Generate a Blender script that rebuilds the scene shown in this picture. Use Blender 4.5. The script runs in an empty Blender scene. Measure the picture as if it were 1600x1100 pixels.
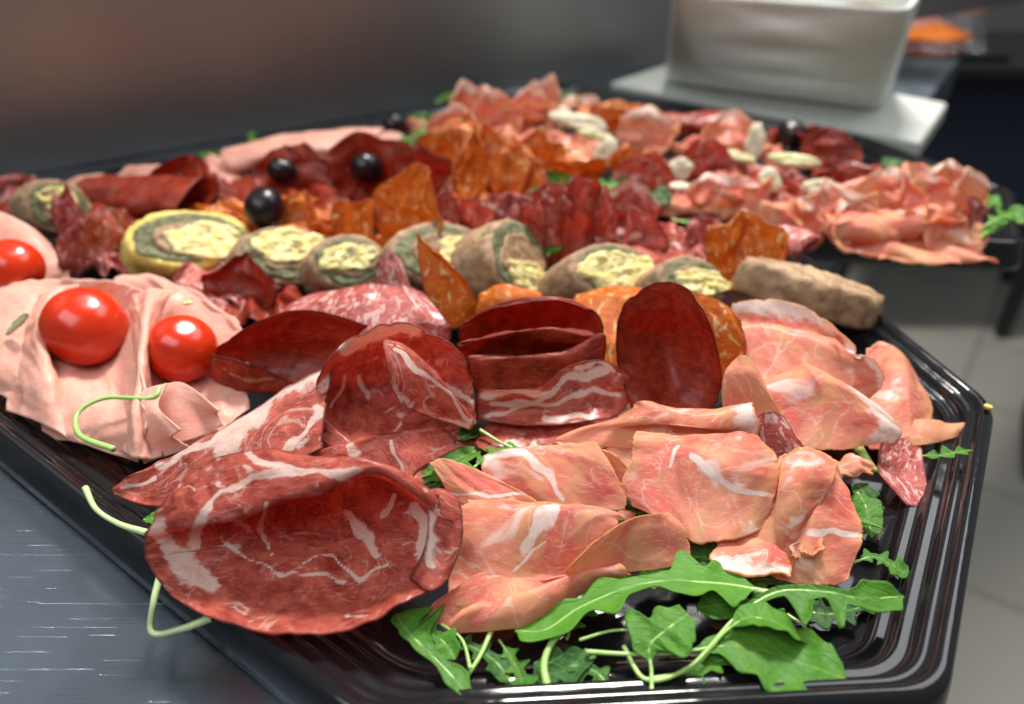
import bpy, bmesh, math, random
from mathutils import Vector, noise, Matrix
R = math.radians
rnd = random.Random(7)
scene = bpy.context.scene
# ---------------------------------------------------------------- camera
CAM_H, PITCH, HFOV = .225, R(33), R(66)
F = 800 / math.tan(HFOV / 2)
cam_d = bpy.data.cameras.new('camera'); cam = bpy.data.objects.new('camera', cam_d)
scene.collection.objects.link(cam); scene.camera = cam
cam.location = (0, 0, CAM_H); cam.rotation_euler = (R(90) - PITCH, 0, 0)
cam_d.angle = HFOV; cam_d.clip_start = .01; cam_d.clip_end = 60
cam_d.dof.use_dof = True; cam_d.dof.focus_distance = .285; cam_d.dof.aperture_fstop = 5.6
# ---------------------------------------------------------------- world + lamps
W = bpy.data.worlds.new('World'); scene.world = W; W.use_nodes = True
W.node_tree.nodes['Background'].inputs[0].default_value = (.92, .96, 1, 1)
W.node_tree.nodes['Background'].inputs[1].default_value = .21
def lamp(name, loc, target, sx, sy, power, col):
    d = bpy.data.lights.new(name, 'AREA'); d.shape = 'RECTANGLE'; d.size = sx; d.size_y = sy
    d.energy = power; d.color = col
    o = bpy.data.objects.new(name, d); scene.collection.objects.link(o)
    o.location = loc; o.rotation_euler = (Vector(target) - Vector(loc)).to_track_quat('-Z', 'Y').to_euler()
    return o
lamp('ceiling_and_fill_lamp', (.24, 1.50, 1.95), (0, .35, 0), .56, .34, 104, (1, .97, .93))
lamp('ceiling_and_fill_lamp', (-.6, -.45, 1.85), (0, .4, 0), 1.9, 1.1, 32, (.86, .94, 1))  # added broad fill above and behind the camera, brightens the front faces
lamp('ceiling_and_fill_lamp', (1.25, 1.25, 1.75), (.1, .35, 0), 1.5, .9, 20, (.96, .98, 1))  # added soft fill from the right, also feeds highlights on the tray rim
vs = scene.view_settings; vs.view_transform = 'Standard'; vs.look = 'None'; vs.exposure = -.12; vs.gamma = 1
vs.use_curve_mapping = False
# ---------------------------------------------------------------- pixel <-> place
CT, ST = math.cos(PITCH), math.sin(PITCH)
def ray(u, v):
    x = (u - 800) / F; y = (550 - v) / F
    return Vector((x, CT + y * ST, -ST + y * CT))
def G(u, v, z=0.0):                       # the spot of height z seen at (u, v)
    d = ray(u, v); return Vector((0, 0, CAM_H)) + d * ((z - CAM_H) / d.z)
def P(u, v, k=0, z0=.02):                 # a spot standing above the footprint seen k pixels lower
    y = G(u, v + k, z0).y; d = ray(u, v); t = y / d.y
    return Vector((d.x * t, y, CAM_H + d.z * t))
def proj(p):
    q = p - Vector((0, 0, CAM_H)); dep = q.y * CT - q.z * ST
    return 800 + F * q.x / dep, 550 - F * (q.y * ST + q.z * CT) / dep
def mpp(p): return ((p.y) * CT - (p.z - CAM_H) * ST) / F      # metres per pixel there
# ---------------------------------------------------------------- object helpers
def link(o, parent=None):
    scene.collection.objects.link(o)
    if parent is not None: o.parent = parent
    return o
def tag(o, label=None, cat=None, group=None, kind=None):
    if label: o['label'] = label
    if cat: o['category'] = cat
    if group: o['group'] = group
    if kind: o['kind'] = kind
    return o
def mesh_obj(name, verts, faces, mat, parent=None, smooth=True, attrs=None):
    me = bpy.data.meshes.new(name); me.from_pydata([tuple(v) for v in verts], [], faces); me.update()
    if smooth: me.polygons.foreach_set('use_smooth', [True] * len(me.polygons))
    me.materials.append(mat)
    for k, vals in (attrs or {}).items():
        if isinstance(vals[0], (float, int)):
            a = me.attributes.new(k, 'FLOAT', 'POINT'); a.data.foreach_set('value', vals)
        else:
            a = me.attributes.new(k, 'FLOAT_VECTOR', 'POINT'); a.data.foreach_set('vector', [c for w in vals for c in w])
    return link(bpy.data.objects.new(name, me), parent)
def empty(name, loc, label, cat, group=None):
    o = bpy.data.objects.new(name, None); o.location = loc; o.empty_display_size = .01
    link(o); return tag(o, label, cat, group)
def under(o, root):                       # world-space mesh becomes a part of an Empty
    o.parent = root; o.matrix_parent_inverse = Matrix.Translation(root.location).inverted(); return o
def nz(x, y, z=0): return noise.noise(Vector((x, y, z)))
# ---------------------------------------------------------------- materials
class NT:
    def __init__(s, name):
        s.m = bpy.data.materials.new(name); s.m.use_nodes = True; s.t = s.m.node_tree; s.t.nodes.clear()
        s.out = s.t.nodes.new('ShaderNodeOutputMaterial')
    def n(s, typ, ins=None, **kw):
        nd = s.t.nodes.new('ShaderNode' + typ)
        for k, v in kw.items(): setattr(nd, k, v)
        for k, v in (ins or {}).items():
            i = nd.inputs[k]
            if isinstance(v, bpy.types.NodeSocket): s.t.links.new(v, i)
            else:
                if isinstance(v, tuple) and len(v) == 3 and i.type == 'RGBA': v = v + (1,)
                i.default_value = v
        return nd
    def math(s, op, a, b=0.0, c=0.0, clamp=False):
        return s.n('Math', {0: a, 1: b, 2: c}, operation=op, use_clamp=clamp).outputs[0]
    def noise(s, vec, scale, detail=3, dist=0.0, rough=.55):
        return s.n('TexNoise', {'Vector': vec, 'Scale': scale, 'Detail': detail, 'Distortion': dist, 'Roughness': rough}).outputs[0]
    def ramp(s, fac, lo, hi, a=0.0, b=1.0):
        return s.n('MapRange', {0: fac, 1: lo, 2: hi, 3: a, 4: b}, interpolation_type='SMOOTHSTEP').outputs[0]
    def mix(s, fac, a, b):
        nd = s.n('Mix', data_type='RGBA')
        for i, v in ((0, fac), (6, a), (7, b)):
            if isinstance(v, bpy.types.NodeSocket): s.t.links.new(v, nd.inputs[i])
            else: nd.inputs[i].default_value = v + (1,) if isinstance(v, tuple) else v
        return nd.outputs[2]
    def attr(s, name, out='Fac'): return s.n('Attribute', attribute_name=name).outputs[out]
    def bump(s, h, strength, dist=.001):
        return s.n('Bump', {'Height': h, 'Strength': strength, 'Distance': dist}).outputs[0]
    def finish(s, sh): s.t.links.new(sh, s.out.inputs[0]); return s.m
def princ(t, col, rough=.4, normal=None, metal=0.0, coat=0.0, spec=.5, sss=0.0, rad=None, trans=0.0, aniso=0.0, coat_rough=.08):
    ins = {'Base Color': col, 'Roughness': rough, 'Metallic': metal, 'Coat Weight': coat, 'Coat Roughness': coat_rough,
           'Specular IOR Level': spec, 'Transmission Weight': trans}
    if sss: ins['Subsurface Weight'] = sss; ins['Subsurface Radius'] = rad or (1, .4, .2); ins['Subsurface Scale'] = .006
    if normal is not None: ins['Normal'] = normal
    if aniso: ins['Anisotropic'] = aniso
    return t.n('BsdfPrincipled', ins).outputs[0]
def simple(name, col, rough=.5, bump=0, bscale=300, **kw):
    t = NT(name); g = t.n('NewGeometry').outputs['Position']
    n1 = t.noise(g, bscale, 4)
    c2 = tuple(x * .78 for x in col)
    c = t.mix(t.noise(g, bscale * .15, 4), c2, col)
    return t.finish(princ(t, c, rough, t.bump(n1, bump, .001) if bump else None, **kw))
def meat(name, a, b, fatc, rimc, kind, rough=.3, transl=.25, wet=.35, bmp=.5):
    t = NT(name)
    rv = t.n('ObjectInfo').outputs['Random']
    off = t.n('CombineXYZ', {0: t.math('MULTIPLY', rv, 57.), 1: t.math('MULTIPLY', rv, 91.), 2: t.math('MULTIPLY', rv, 33.)}).outputs[0]
    pc = t.n('VectorMath', {0: t.attr('pc', 'Vector'), 1: off}, operation='ADD').outputs[0]
    edge = t.attr('edge'); fat = t.attr('fat')
    n_big = t.noise(pc, .45, 3, .6); n_mid = t.noise(pc, 1.6, 5, .3); n_fine = t.noise(pc, 9, 5)
    grain_v = t.n('Mapping', {'Vector': pc, 'Scale': (1.0, 5.0, 1.0), 'Rotation': (0, 0, .5)}).outputs[0]
    grain = t.noise(grain_v, 3.2, 5, .8)
    base = t.mix(t.ramp(t.noise(pc, .42, 3, .5) if kind in ('prosciutto', 'mortadella') else n_mid, .24, .74), a, b)
    base = t.mix(t.math('MULTIPLY', t.ramp(grain, .50, .68), .45), base, tuple(min(1, x * 1.7 + .05) for x in b))
    def vein(scale, width, seedoff, dist=1.0):
        v = t.n('VectorMath', {0: pc, 1: (seedoff, seedoff * .7, 3.1)}, operation='ADD').outputs[0]
        nn = t.noise(v, scale, 3, dist, .5)
        return t.ramp(t.math('ABSOLUTE', t.math('SUBTRACT', nn, .5)), width, width * .25)
    fm = None
    if kind == 'coppa':
        v1 = vein(.42, .020, 5, 1.2); v2 = vein(.9, .014, 17, .8)
        gate = t.ramp(t.noise(pc, .7, 2), .45, .6)
        blob = t.ramp(t.noise(pc, .55, 4, 1.8), .64, .69)
        mar = t.math('MULTIPLY', t.ramp(grain, .6, .75), t.ramp(n_big, .48, .62))
        fm = t.math('MAXIMUM', t.math('MULTIPLY', t.math('MULTIPLY', v1, t.ramp(n_big, .45, .6)), .5), t.math('MULTIPLY', t.math('MULTIPLY', v2, gate), .28))
        fm = t.math('MAXIMUM', fm, t.math('MULTIPLY', blob, .9)); fm = t.math('MAXIMUM', fm, t.math('MULTIPLY', mar, .3))
    elif kind == 'bresaola':
        v1 = vein(.8, .006, 5, .8)
        sp = t.ramp(t.n('TexVoronoi', {'Vector': pc, 'Scale': 3.4, 'Randomness': 1.0}).outputs[0], .1, .05)
        fm = t.math('MULTIPLY', t.math('MAXIMUM', t.math('MULTIPLY', v1, t.ramp(n_big, .5, .6)), t.math('MULTIPLY', sp, .7)), .4)
    elif kind == 'spianata':
        wv = t.n('VectorMath', {0: pc, 1: t.n('VectorMath', {0: t.n('TexNoise', {'Vector': pc, 'Scale': 1.4}).outputs[1], 1: (1.2, 1.2, 0)}, operation='MULTIPLY').outputs[0]}, operation='ADD').outputs[0]
        mp = t.n('Mapping', {'Vector': wv, 'Scale': (1.9, .9, 1), 'Rotation': (0, 0, .7)}).outputs[0]
        vo = t.n('TexVoronoi', {'Vector': mp, 'Scale': 1.5, 'Randomness': 1.0}).outputs[0]
        fm = t.math('MAXIMUM', t.ramp(vo, .30, .20), t.math('MULTIPLY', t.ramp(t.noise(mp, 3.5, 3), .6, .68), .5))
        pep = t.ramp(t.n('TexVoronoi', {'Vector': pc, 'Scale': .55}).outputs[0], .085, .065)
    elif kind == 'prosciutto':
        v1 = vein(.3, .008, 5, .9); v2 = vein(.8, .010, 11, .9)
        fm = t.math('MULTIPLY', t.math('MAXIMUM', v1, t.math('MULTIPLY', t.math('MULTIPLY', v2, t.ramp(n_big, .5, .62)), .35)), .38)
        fm = t.math('MAXIMUM', fm, t.math('MULTIPLY', t.ramp(t.noise(pc, .36, 3, 1.2), .60, .68), .75))
        tan = t.ramp(t.noise(pc, .5, 3, .8), .45, .62)
        base = t.mix(t.math('MULTIPLY', tan, .8), base, (.74, .40, .20))
    elif kind == 'salami':
        mp = t.n('Mapping', {'Vector': pc, 'Scale': (1.6, 1, 1), 'Rotation': (0, 0, .3)}).outputs[0]
        fm = t.ramp(t.noise(mp, 2.0, 4, 1.2), .52, .60)
    elif kind == 'mortadella':
        fm = t.math('MULTIPLY', t.ramp(t.noise(pc, 1.2, 4), .5, .75), .35)
    # the fat strips of this very slice, with a frayed edge
    fa = t.ramp(t.math('ADD', fat, t.math('MULTIPLY', t.math('SUBTRACT', t.noise(pc, 3.0, 5), .5), 1.0)), .30, .62)
    fm = t.math('MAXIMUM', fm, fa) if fm is not None else fa
    fcol = t.mix(t.ramp(n_fine, .3, .7), tuple(x * .86 for x in fatc), fatc)
    col = t.mix(fm, base, fcol)
    if kind == 'spianata': col = t.mix(t.math('MULTIPLY', pep, .9), col, (.07, .06, .015))
    jag = t.math('ADD', edge, t.math('MULTIPLY', t.math('SUBTRACT', t.noise(pc, 6, 3), .5), .12))
    if rimc is not None: col = t.mix(t.math('MULTIPLY', t.ramp(jag, .13, .03), .85), col, rimc)
    ridg = t.noise(pc, 22, 4); hgt = t.math('ADD', t.math('MULTIPLY', t.noise(grain_v, 7, 5), .8), t.math('MULTIPLY', ridg, .4))
    hgt = t.math('ADD', hgt, t.math('MULTIPLY', fm, .3)); hgt = t.math('ADD', hgt, t.math('MULTIPLY', t.noise(pc, 2.2, 2), 1.6))
    nrm = t.bump(hgt, bmp, .0009)
    rr = t.math('ADD', t.ramp(t.noise(pc, 3.5, 4), .35, .7, rough - .1, rough + .2), 0.0)
    sh = princ(t, col, rr, nrm, coat=wet, coat_rough=.16, spec=.28)
    tr = t.n('BsdfTranslucent', {'Color': t.mix(.5, col, tuple(min(1., x * 1.5) for x in b)), 'Normal': nrm}).outputs[0]
    return t.finish(t.n('MixShader', {0: transl, 1: sh, 2: tr}).outputs[0])
M = {}
M['coppa'] = meat('coppa_meat', (.32, .030, .022), (.68, .155, .095), (.94, .74, .62), (.16, .03, .022), 'coppa', .36, .42, .26)
M['bresaola'] = meat('bresaola_meat', (.20, .014, .006), (.44, .052, .018), (.60, .22, .13), (.035, .008, .010), 'bresaola', .36, .42, .22, .35)
M['spianata'] = meat('spicy_salami_meat', (.52, .075, .004), (.82, .21, .010), (.95, .62, .24), (.36, .07, .01), 'spianata', .30, .3, .30)
M['prosciutto'] = meat('prosciutto_meat', (.72, .13, .105), (.86, .37, .235), (.96, .82, .74), (.78, .40, .17), 'prosciutto', .48, .42, .08, .16)
M['mortadella'] = meat('cooked_ham_meat', (.82, .36, .27), (.86, .46, .35), (.88, .60, .50), (.80, .52, .40), 'mortadella', .48, .28, .06, .10)
M['salami'] = meat('salami_meat', (.33, .032, .028), (.60, .14, .11), (.80, .50, .44), (.18, .03, .03), 'salami', .38, .26, .25)
def leafmat(name, a, b):
    t = NT(name); pc = t.attr('pc', 'Vector')
    mid = t.ramp(t.math('ABSOLUTE', t.n('SeparateXYZ', {0: pc}).outputs[0]), .06, .015)
    wav = t.n('TexWave', {'Vector': t.n('Mapping', {'Vector': pc, 'Rotation': (0, 0, .7)}).outputs[0], 'Scale': 1.1, 'Distortion': 5.0, 'Detail': 3}).outputs[1]
    vein = t.ramp(wav, .86, .98)
    col = t.mix(t.noise(pc, 1.6, 5), a, b)
    col = t.mix(t.math('MAXIMUM', mid, t.math('MULTIPLY', vein, .30)), col, (.20, .38, .07))
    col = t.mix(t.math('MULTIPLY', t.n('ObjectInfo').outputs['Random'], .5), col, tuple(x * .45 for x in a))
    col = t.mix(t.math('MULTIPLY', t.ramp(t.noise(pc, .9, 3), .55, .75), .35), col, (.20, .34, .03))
    nrm = t.bump(t.math('ADD', t.noise(pc, 5, 4), t.math('MULTIPLY', vein, -.6)), .5, .0012)
    sh = princ(t, col, .52, nrm, spec=.35)
    tr = t.n('BsdfTranslucent', {'Color': t.mix(.5, col, (.2, .42, .02))}).outputs[0]
    return t.finish(t.n('MixShader', {0: .28, 1: sh, 2: tr}).outputs[0])
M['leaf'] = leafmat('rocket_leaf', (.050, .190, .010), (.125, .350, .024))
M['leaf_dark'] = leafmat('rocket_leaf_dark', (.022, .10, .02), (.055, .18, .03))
M['stem'] = simple('rocket_stem', (.36, .56, .14), .35, .2, 900, coat=.2)
M['stem_pale'] = simple('rocket_stem_pale', (.52, .66, .30), .35, .2, 900, coat=.2)
t = NT('tomato_skin'); ob = t.n('TexCoord').outputs['Object']
M['tomato'] = t.finish(princ(t, t.mix(t.noise(ob, 90, 3), (.50, .014, .002), (.64, .040, .003)), .22, t.bump(t.noise(ob, 300, 2), .05, .001), coat=.08, coat_rough=.2))
M['scar'] = simple('tomato_scar', (.62, .42, .10), .6, .4, 2000)
t = NT('olive_skin'); ob = t.n('TexCoord').outputs['Object']
M['olive'] = t.finish(princ(t, t.mix(t.noise(ob, 60, 3), (.004, .002, .003), (.014, .005, .008)), .30, t.bump(t.noise(ob, 260, 3), .15, .001), spec=.35))
def crumb(name, a, b, sc, st, rough=.6):
    t = NT(name); g = t.n('TexCoord').outputs['Object']
    c = t.mix(t.ramp(t.noise(g, sc, 6, .4), .35, .65), a, b)
    c = t.mix(t.math('MULTIPLY', t.ramp(t.noise(g, sc * .25, 3), .4, .65), .4), c, tuple(x * .6 for x in a))
    return t.finish(princ(t, c, rough, t.bump(t.noise(g, sc * 1.3, 6, .2, .7), st, .003), spec=.4))
M['rmeat'] = crumb('roulade_meat', (.27, .15, .075), (.47, .30, .165), 160, .4)
M['spinach'] = crumb('roulade_spinach', (.11, .12, .045), (.27, .26, .13), 260, .7)
M['egg'] = crumb('roulade_egg', (.78, .62, .20), (.86, .76, .38), 140, .5)
M['egg_skin'] = crumb('roulade_egg_skin', (.66, .46, .08), (.84, .68, .20), 120, .6)
M['cheese'] = crumb('cheese_shaving', (.58, .49, .33), (.70, .62, .46), 120, .3)
M['artichoke'] = crumb('artichoke', (.50, .46, .20), (.76, .70, .42), 110, .5, .45)
t = NT('black_plastic'); g = t.n('NewGeometry').outputs['Position']
M['tray'] = t.finish(princ(t, (.008, .008, .009), t.ramp(t.noise(g, 40, 4), .35, .7, .05, .13), t.bump(t.noise(g, 60, 2), .10, .002), spec=.5))
t = NT('brushed_steel'); g = t.n('NewGeometry').outputs['Position']
def scr(rot, sc, seed):
    mp = t.n('Mapping', {'Vector': g, 'Rotation': (0, 0, rot), 'Scale': (sc[0], sc[1], 1), 'Location': (seed, seed, 0)}).outputs[0]
    return t.noise(mp, 1, 3, 0)
s1 = scr(R(-17), (22, 1500), 0); s2 = scr(R(-22), (10, 2300), 4); s3 = scr(R(26), (14, 2000), 7)
line = t.math('ADD', t.ramp(s2, .68, .76), t.ramp(s3, .69, .77))
h = t.math('ADD', t.math('ADD', t.math('MULTIPLY', s1, .42), t.math('MULTIPLY', t.noise(g, 5, 3), .4)), t.math('MULTIPLY', line, 1.2))
M['steel'] = t.finish(princ(t, t.mix(t.math('MULTIPLY', line, .35, clamp=True), t.mix(t.noise(g, 7, 4), (.14, .17, .205), (.30, .35, .40)), (.62, .68, .74)), t.ramp(t.noise(g, 9, 5), .3, .7, .24, .44), t.bump(h, .35, .0004), metal=1.0))
t = NT('wall_steel'); g = t.n('NewGeometry').outputs['Position']
mp = t.n('Mapping', {'Vector': g, 'Scale': (6, 6, 900)}).outputs[0]
M['wsteel'] = t.finish(princ(t, t.mix(t.noise(g, 2.2, 4), (.36, .33, .31), (.46, .43, .405)), .40, t.bump(t.noise(mp, 1, 3), .2, .0006), metal=1.0))
t = NT('wall_steel_green'); g = t.n('NewGeometry').outputs['Position']
M['wgreen'] = t.finish(princ(t, t.mix(t.noise(g, 2.2, 4), (.20, .22, .19), (.26, .28, .245)), .42, metal=.6))
M['wall'] = simple('painted_wall', (.30, .30, .29), .7, .1, 60)
t = NT('floor_tiles'); g = t.n('NewGeometry').outputs['Position']
mp = t.n('Mapping', {'Vector': g, 'Rotation': (0, 0, R(35)), 'Scale': (3.2, 3.2, 1)}).outputs[0]
br = t.n('TexBrick', {'Vector': mp, 'Color1': (.27, .255, .22), 'Color2': (.24, .225, .195), 'Mortar': (.14, .13, .115), 'Scale': 1.0, 'Mortar Size': .018, 'Brick Width': 1.0, 'Row Height': 1.0}, offset=0.0).outputs[0]
M['floor'] = t.finish(princ(t, t.mix(t.math('MULTIPLY', t.noise(g, 4, 5), .5), br, (.20, .19, .17)), .35, t.bump(t.noise(g, 60, 3), .2, .001)))
M['board'] = simple('white_nylon', (.50, .51, .45), .5, .2, 300)
M['board_worn'] = simple('worn_nylon', (.56, .52, .38), .55, .2, 300)
t = NT('milky_plastic'); g = t.n('NewGeometry').outputs['Position']
M['box'] = t.finish(princ(t, t.mix(t.ramp(t.noise(g, 14, 4), .4, .7), (.62, .64, .60), (.54, .54, .47)), .7, t.bump(t.noise(g, 30, 3), .3, .003), sss=.2, rad=(1, 1, 1)))
M['blue'] = simple('blue_film', (.01, .05, .42), .4)
M['navy'] = simple('navy_cloth', (.008, .012, .035), .85, .4, 700)
M['blk'] = simple('black_metal', (.012, .014, .015), .3)
M['shoe'] = simple('black_leather', (.008, .008, .010), .45)
t = NT('cling_film'); g = t.n('NewGeometry').outputs['Position']
gl = t.n('BsdfGlossy', {'Color': (.9, .93, 1, 1), 'Roughness': .16, 'Normal': t.bump(t.noise(g, 45, 4, 1), 1, .02)}).outputs[0]
M['film'] = t.finish(t.n('MixShader', {0: .30, 1: t.n('BsdfTransparent').outputs[0], 2: gl}).outputs[0])
# ---------------------------------------------------------------- setting
def slab(name, pts, z0, z1, mat, bev=.003, parent=None, smooth=False):
    n = len(pts); V = [Vector((p[0], p[1], z0)) for p in pts] + [Vector((p[0], p[1], z1)) for p in pts]
    Fc = [list(range(n))[::-1], list(range(n, 2 * n))] + [[i, (i + 1) % n, n + (i + 1) % n, n + i] for i in range(n)]
    o = mesh_obj(name, V, Fc, mat, parent, smooth)
    bm = bmesh.new(); bm.from_mesh(o.data); bmesh.ops.recalc_face_normals(bm, faces=bm.faces)
    if bev: bmesh.ops.bevel(bm, geom=bm.edges[:], offset=bev, segments=3, affect='EDGES', profile=.5)
    bm.to_mesh(o.data); bm.free(); return o
def G2(u, v, z): p = G(u, v, z); return Vector((p.x, p.y))
a1 = G(1240, 440, 0); dr = Vector((math.cos(R(57)), math.sin(R(57)), 0))
e0 = a1 - dr * .75; e1 = a1 + dr * .70
counter = slab('counter', [(-1.6, -.8), (e0.x, -.8), e0, e1, (-1.6, e1.y)], -.045, 0, M['steel'], .002)
tag(counter, 'brushed steel kitchen counter with fine scratches under the black trays', 'counter')
tag(mesh_obj('floor', [(-4, -2, -.9), (6, -2, -.9), (6, 7, -.9), (-4, 7, -.9)], [(0, 1, 2, 3)], M['floor'], smooth=False), kind='structure')
wa, wb = G2(0, 281, 0), G2(700, 160, 0); wd = (wb - wa).normalized(); wn = Vector((-wd.y, wd.x)) * .012
wa -= wd * .5; wc = wb + wd * 1.1
w = slab('wall_panel', [wa, wa + wd * 2.2, wa + wd * 2.2 + wn, wa + wn], .0005, .60, M['wsteel'], .001)
tag(w, 'dark brushed steel splashback behind both trays', 'wall panel')
wl = slab('wall', [(-4, 4.6), (6, 4.6), (6, 4.7), (-4, 4.7)], -.9, 2.4, M['wall'], 0); tag(wl, 'painted grey wall at the far end of the room', 'wall')
# ---------------------------------------------------------------- trays
def rounded(poly, inset, rad, seg=9):
    n = len(poly); L = []
    for i in range(n):
        a, b = Vector(poly[i]), Vector(poly[(i + 1) % n]); d = (b - a).normalized(); nn = Vector((-d.y, d.x)); L.append((a + nn * inset, d))
    C = []
    for i in range(n):
        p, d = L[i - 1]; q, e = L[i]; cr = d.x * e.y - d.y * e.x; tt = ((q.x - p.x) * e.y - (q.y - p.y) * e.x) / cr; C.append(p + d * tt)
    out = []
    for i in range(n):
        c = C[i]; a = (C[i - 1] - c).normalized(); b = (C[(i + 1) % n] - c).normalized(); r = rad
        p0, p2 = c + a * r, c + b * r
        for s in range(seg):
            tt = s / (seg - 1); out.append(p0 * (1 - tt) ** 2 + c * 2 * tt * (1 - tt) + p2 * tt ** 2)
    return out
def tray(poly, label):
    prof = [(.004, .0010), (.000, .0012), (.0005, .006), (.0025, .0165), (.004, .0188), (.0065, .0198), (.009, .0192), (.0105, .0172)]
    i0, zz = .0105, .0168
    for b in range(3):
        for dx, dz in ([(.0003, .0), (.0026, 0.0)] + [(.0027 + .0032 * math.sin(R(a)), -.0032 * (1 - math.cos(R(a)))) for a in range(4, 76, 8)] + [(.0068, -.0038), (.0076, -.0041)]):
            prof.append((i0 + dx, zz + dz))
        i0 += .0080; zz -= .0042
    prof += [(.0355, .0044), (.038, .0032), (.044, .0027), (.06, .0026)]
    V = []; Fc = []; n = 0
    for (d, z) in prof:
        ring = rounded(poly, d * .8, .0115); n = len(ring); V += [Vector((p.x, p.y, z)) for p in ring]
    for j in range(len(prof) - 1):
        for i in range(n): Fc.append((j * n + i, j * n + (i + 1) % n, (j + 1) * n + (i + 1) % n, (j + 1) * n + i))
    Fc.append([(len(prof) - 1) * n + i for i in range(n)])
    Fc.append([i for i in range(n)][::-1])
    o = mesh_obj('serving_tray', V, Fc, M['tray']); return tag(o, label, 'tray', 'black catering trays')
def inter(p, q, r, s):
    d, e = q - p, s - r; cr = d.x * e.y - d.y * e.x; tt = ((r.x - p.x) * e.y - (r.y - p.y) * e.x) / cr; return p + d * tt
lA, lB = G2(0, 727, .002), G2(441, 1095, .002)
bA, bB = G2(700, 1150, .018), G2(1470, 1112, .018)
c1 = inter(lA, lB, bA, bB); c2 = G2(1492, 1112, .016); c3 = G2(1560, 648, .014); c4 = G2(1252, 398, .014)
ax = (lA - lB).normalized(); c5 = G2(590, 203, .016); c8 = c1 + ax * .33
c6 = G2(-60, 303, .016); c7 = (c6 + c8) * .5 + Vector((-.05, -.03))
tray([c1, c2, c3, c4, c5, c6, c7, c8], 'black ribbed plastic tray in front, heaped with cured meats and rocket')
d1 = G2(1236, 420, .0); d2 = G2(1592, 440, .0); d3 = G2(1588, 318, .014); d4 = G2(1345, 226, .014)
off = Vector((.006, .010)); d8 = d1 + ax * .33
d5 = d4 + ax * .29; d6 = d5 + Vector((-.06, -.02)); d7 = d8 + Vector((-.01, .05))
tray([d1 + off, d2 + off, d3 + off, d4 + off, d5 + off, d6 + off, d7 + off, d8 + off], 'black plastic tray behind the first one, blurred, full of meats and cheese')
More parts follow.
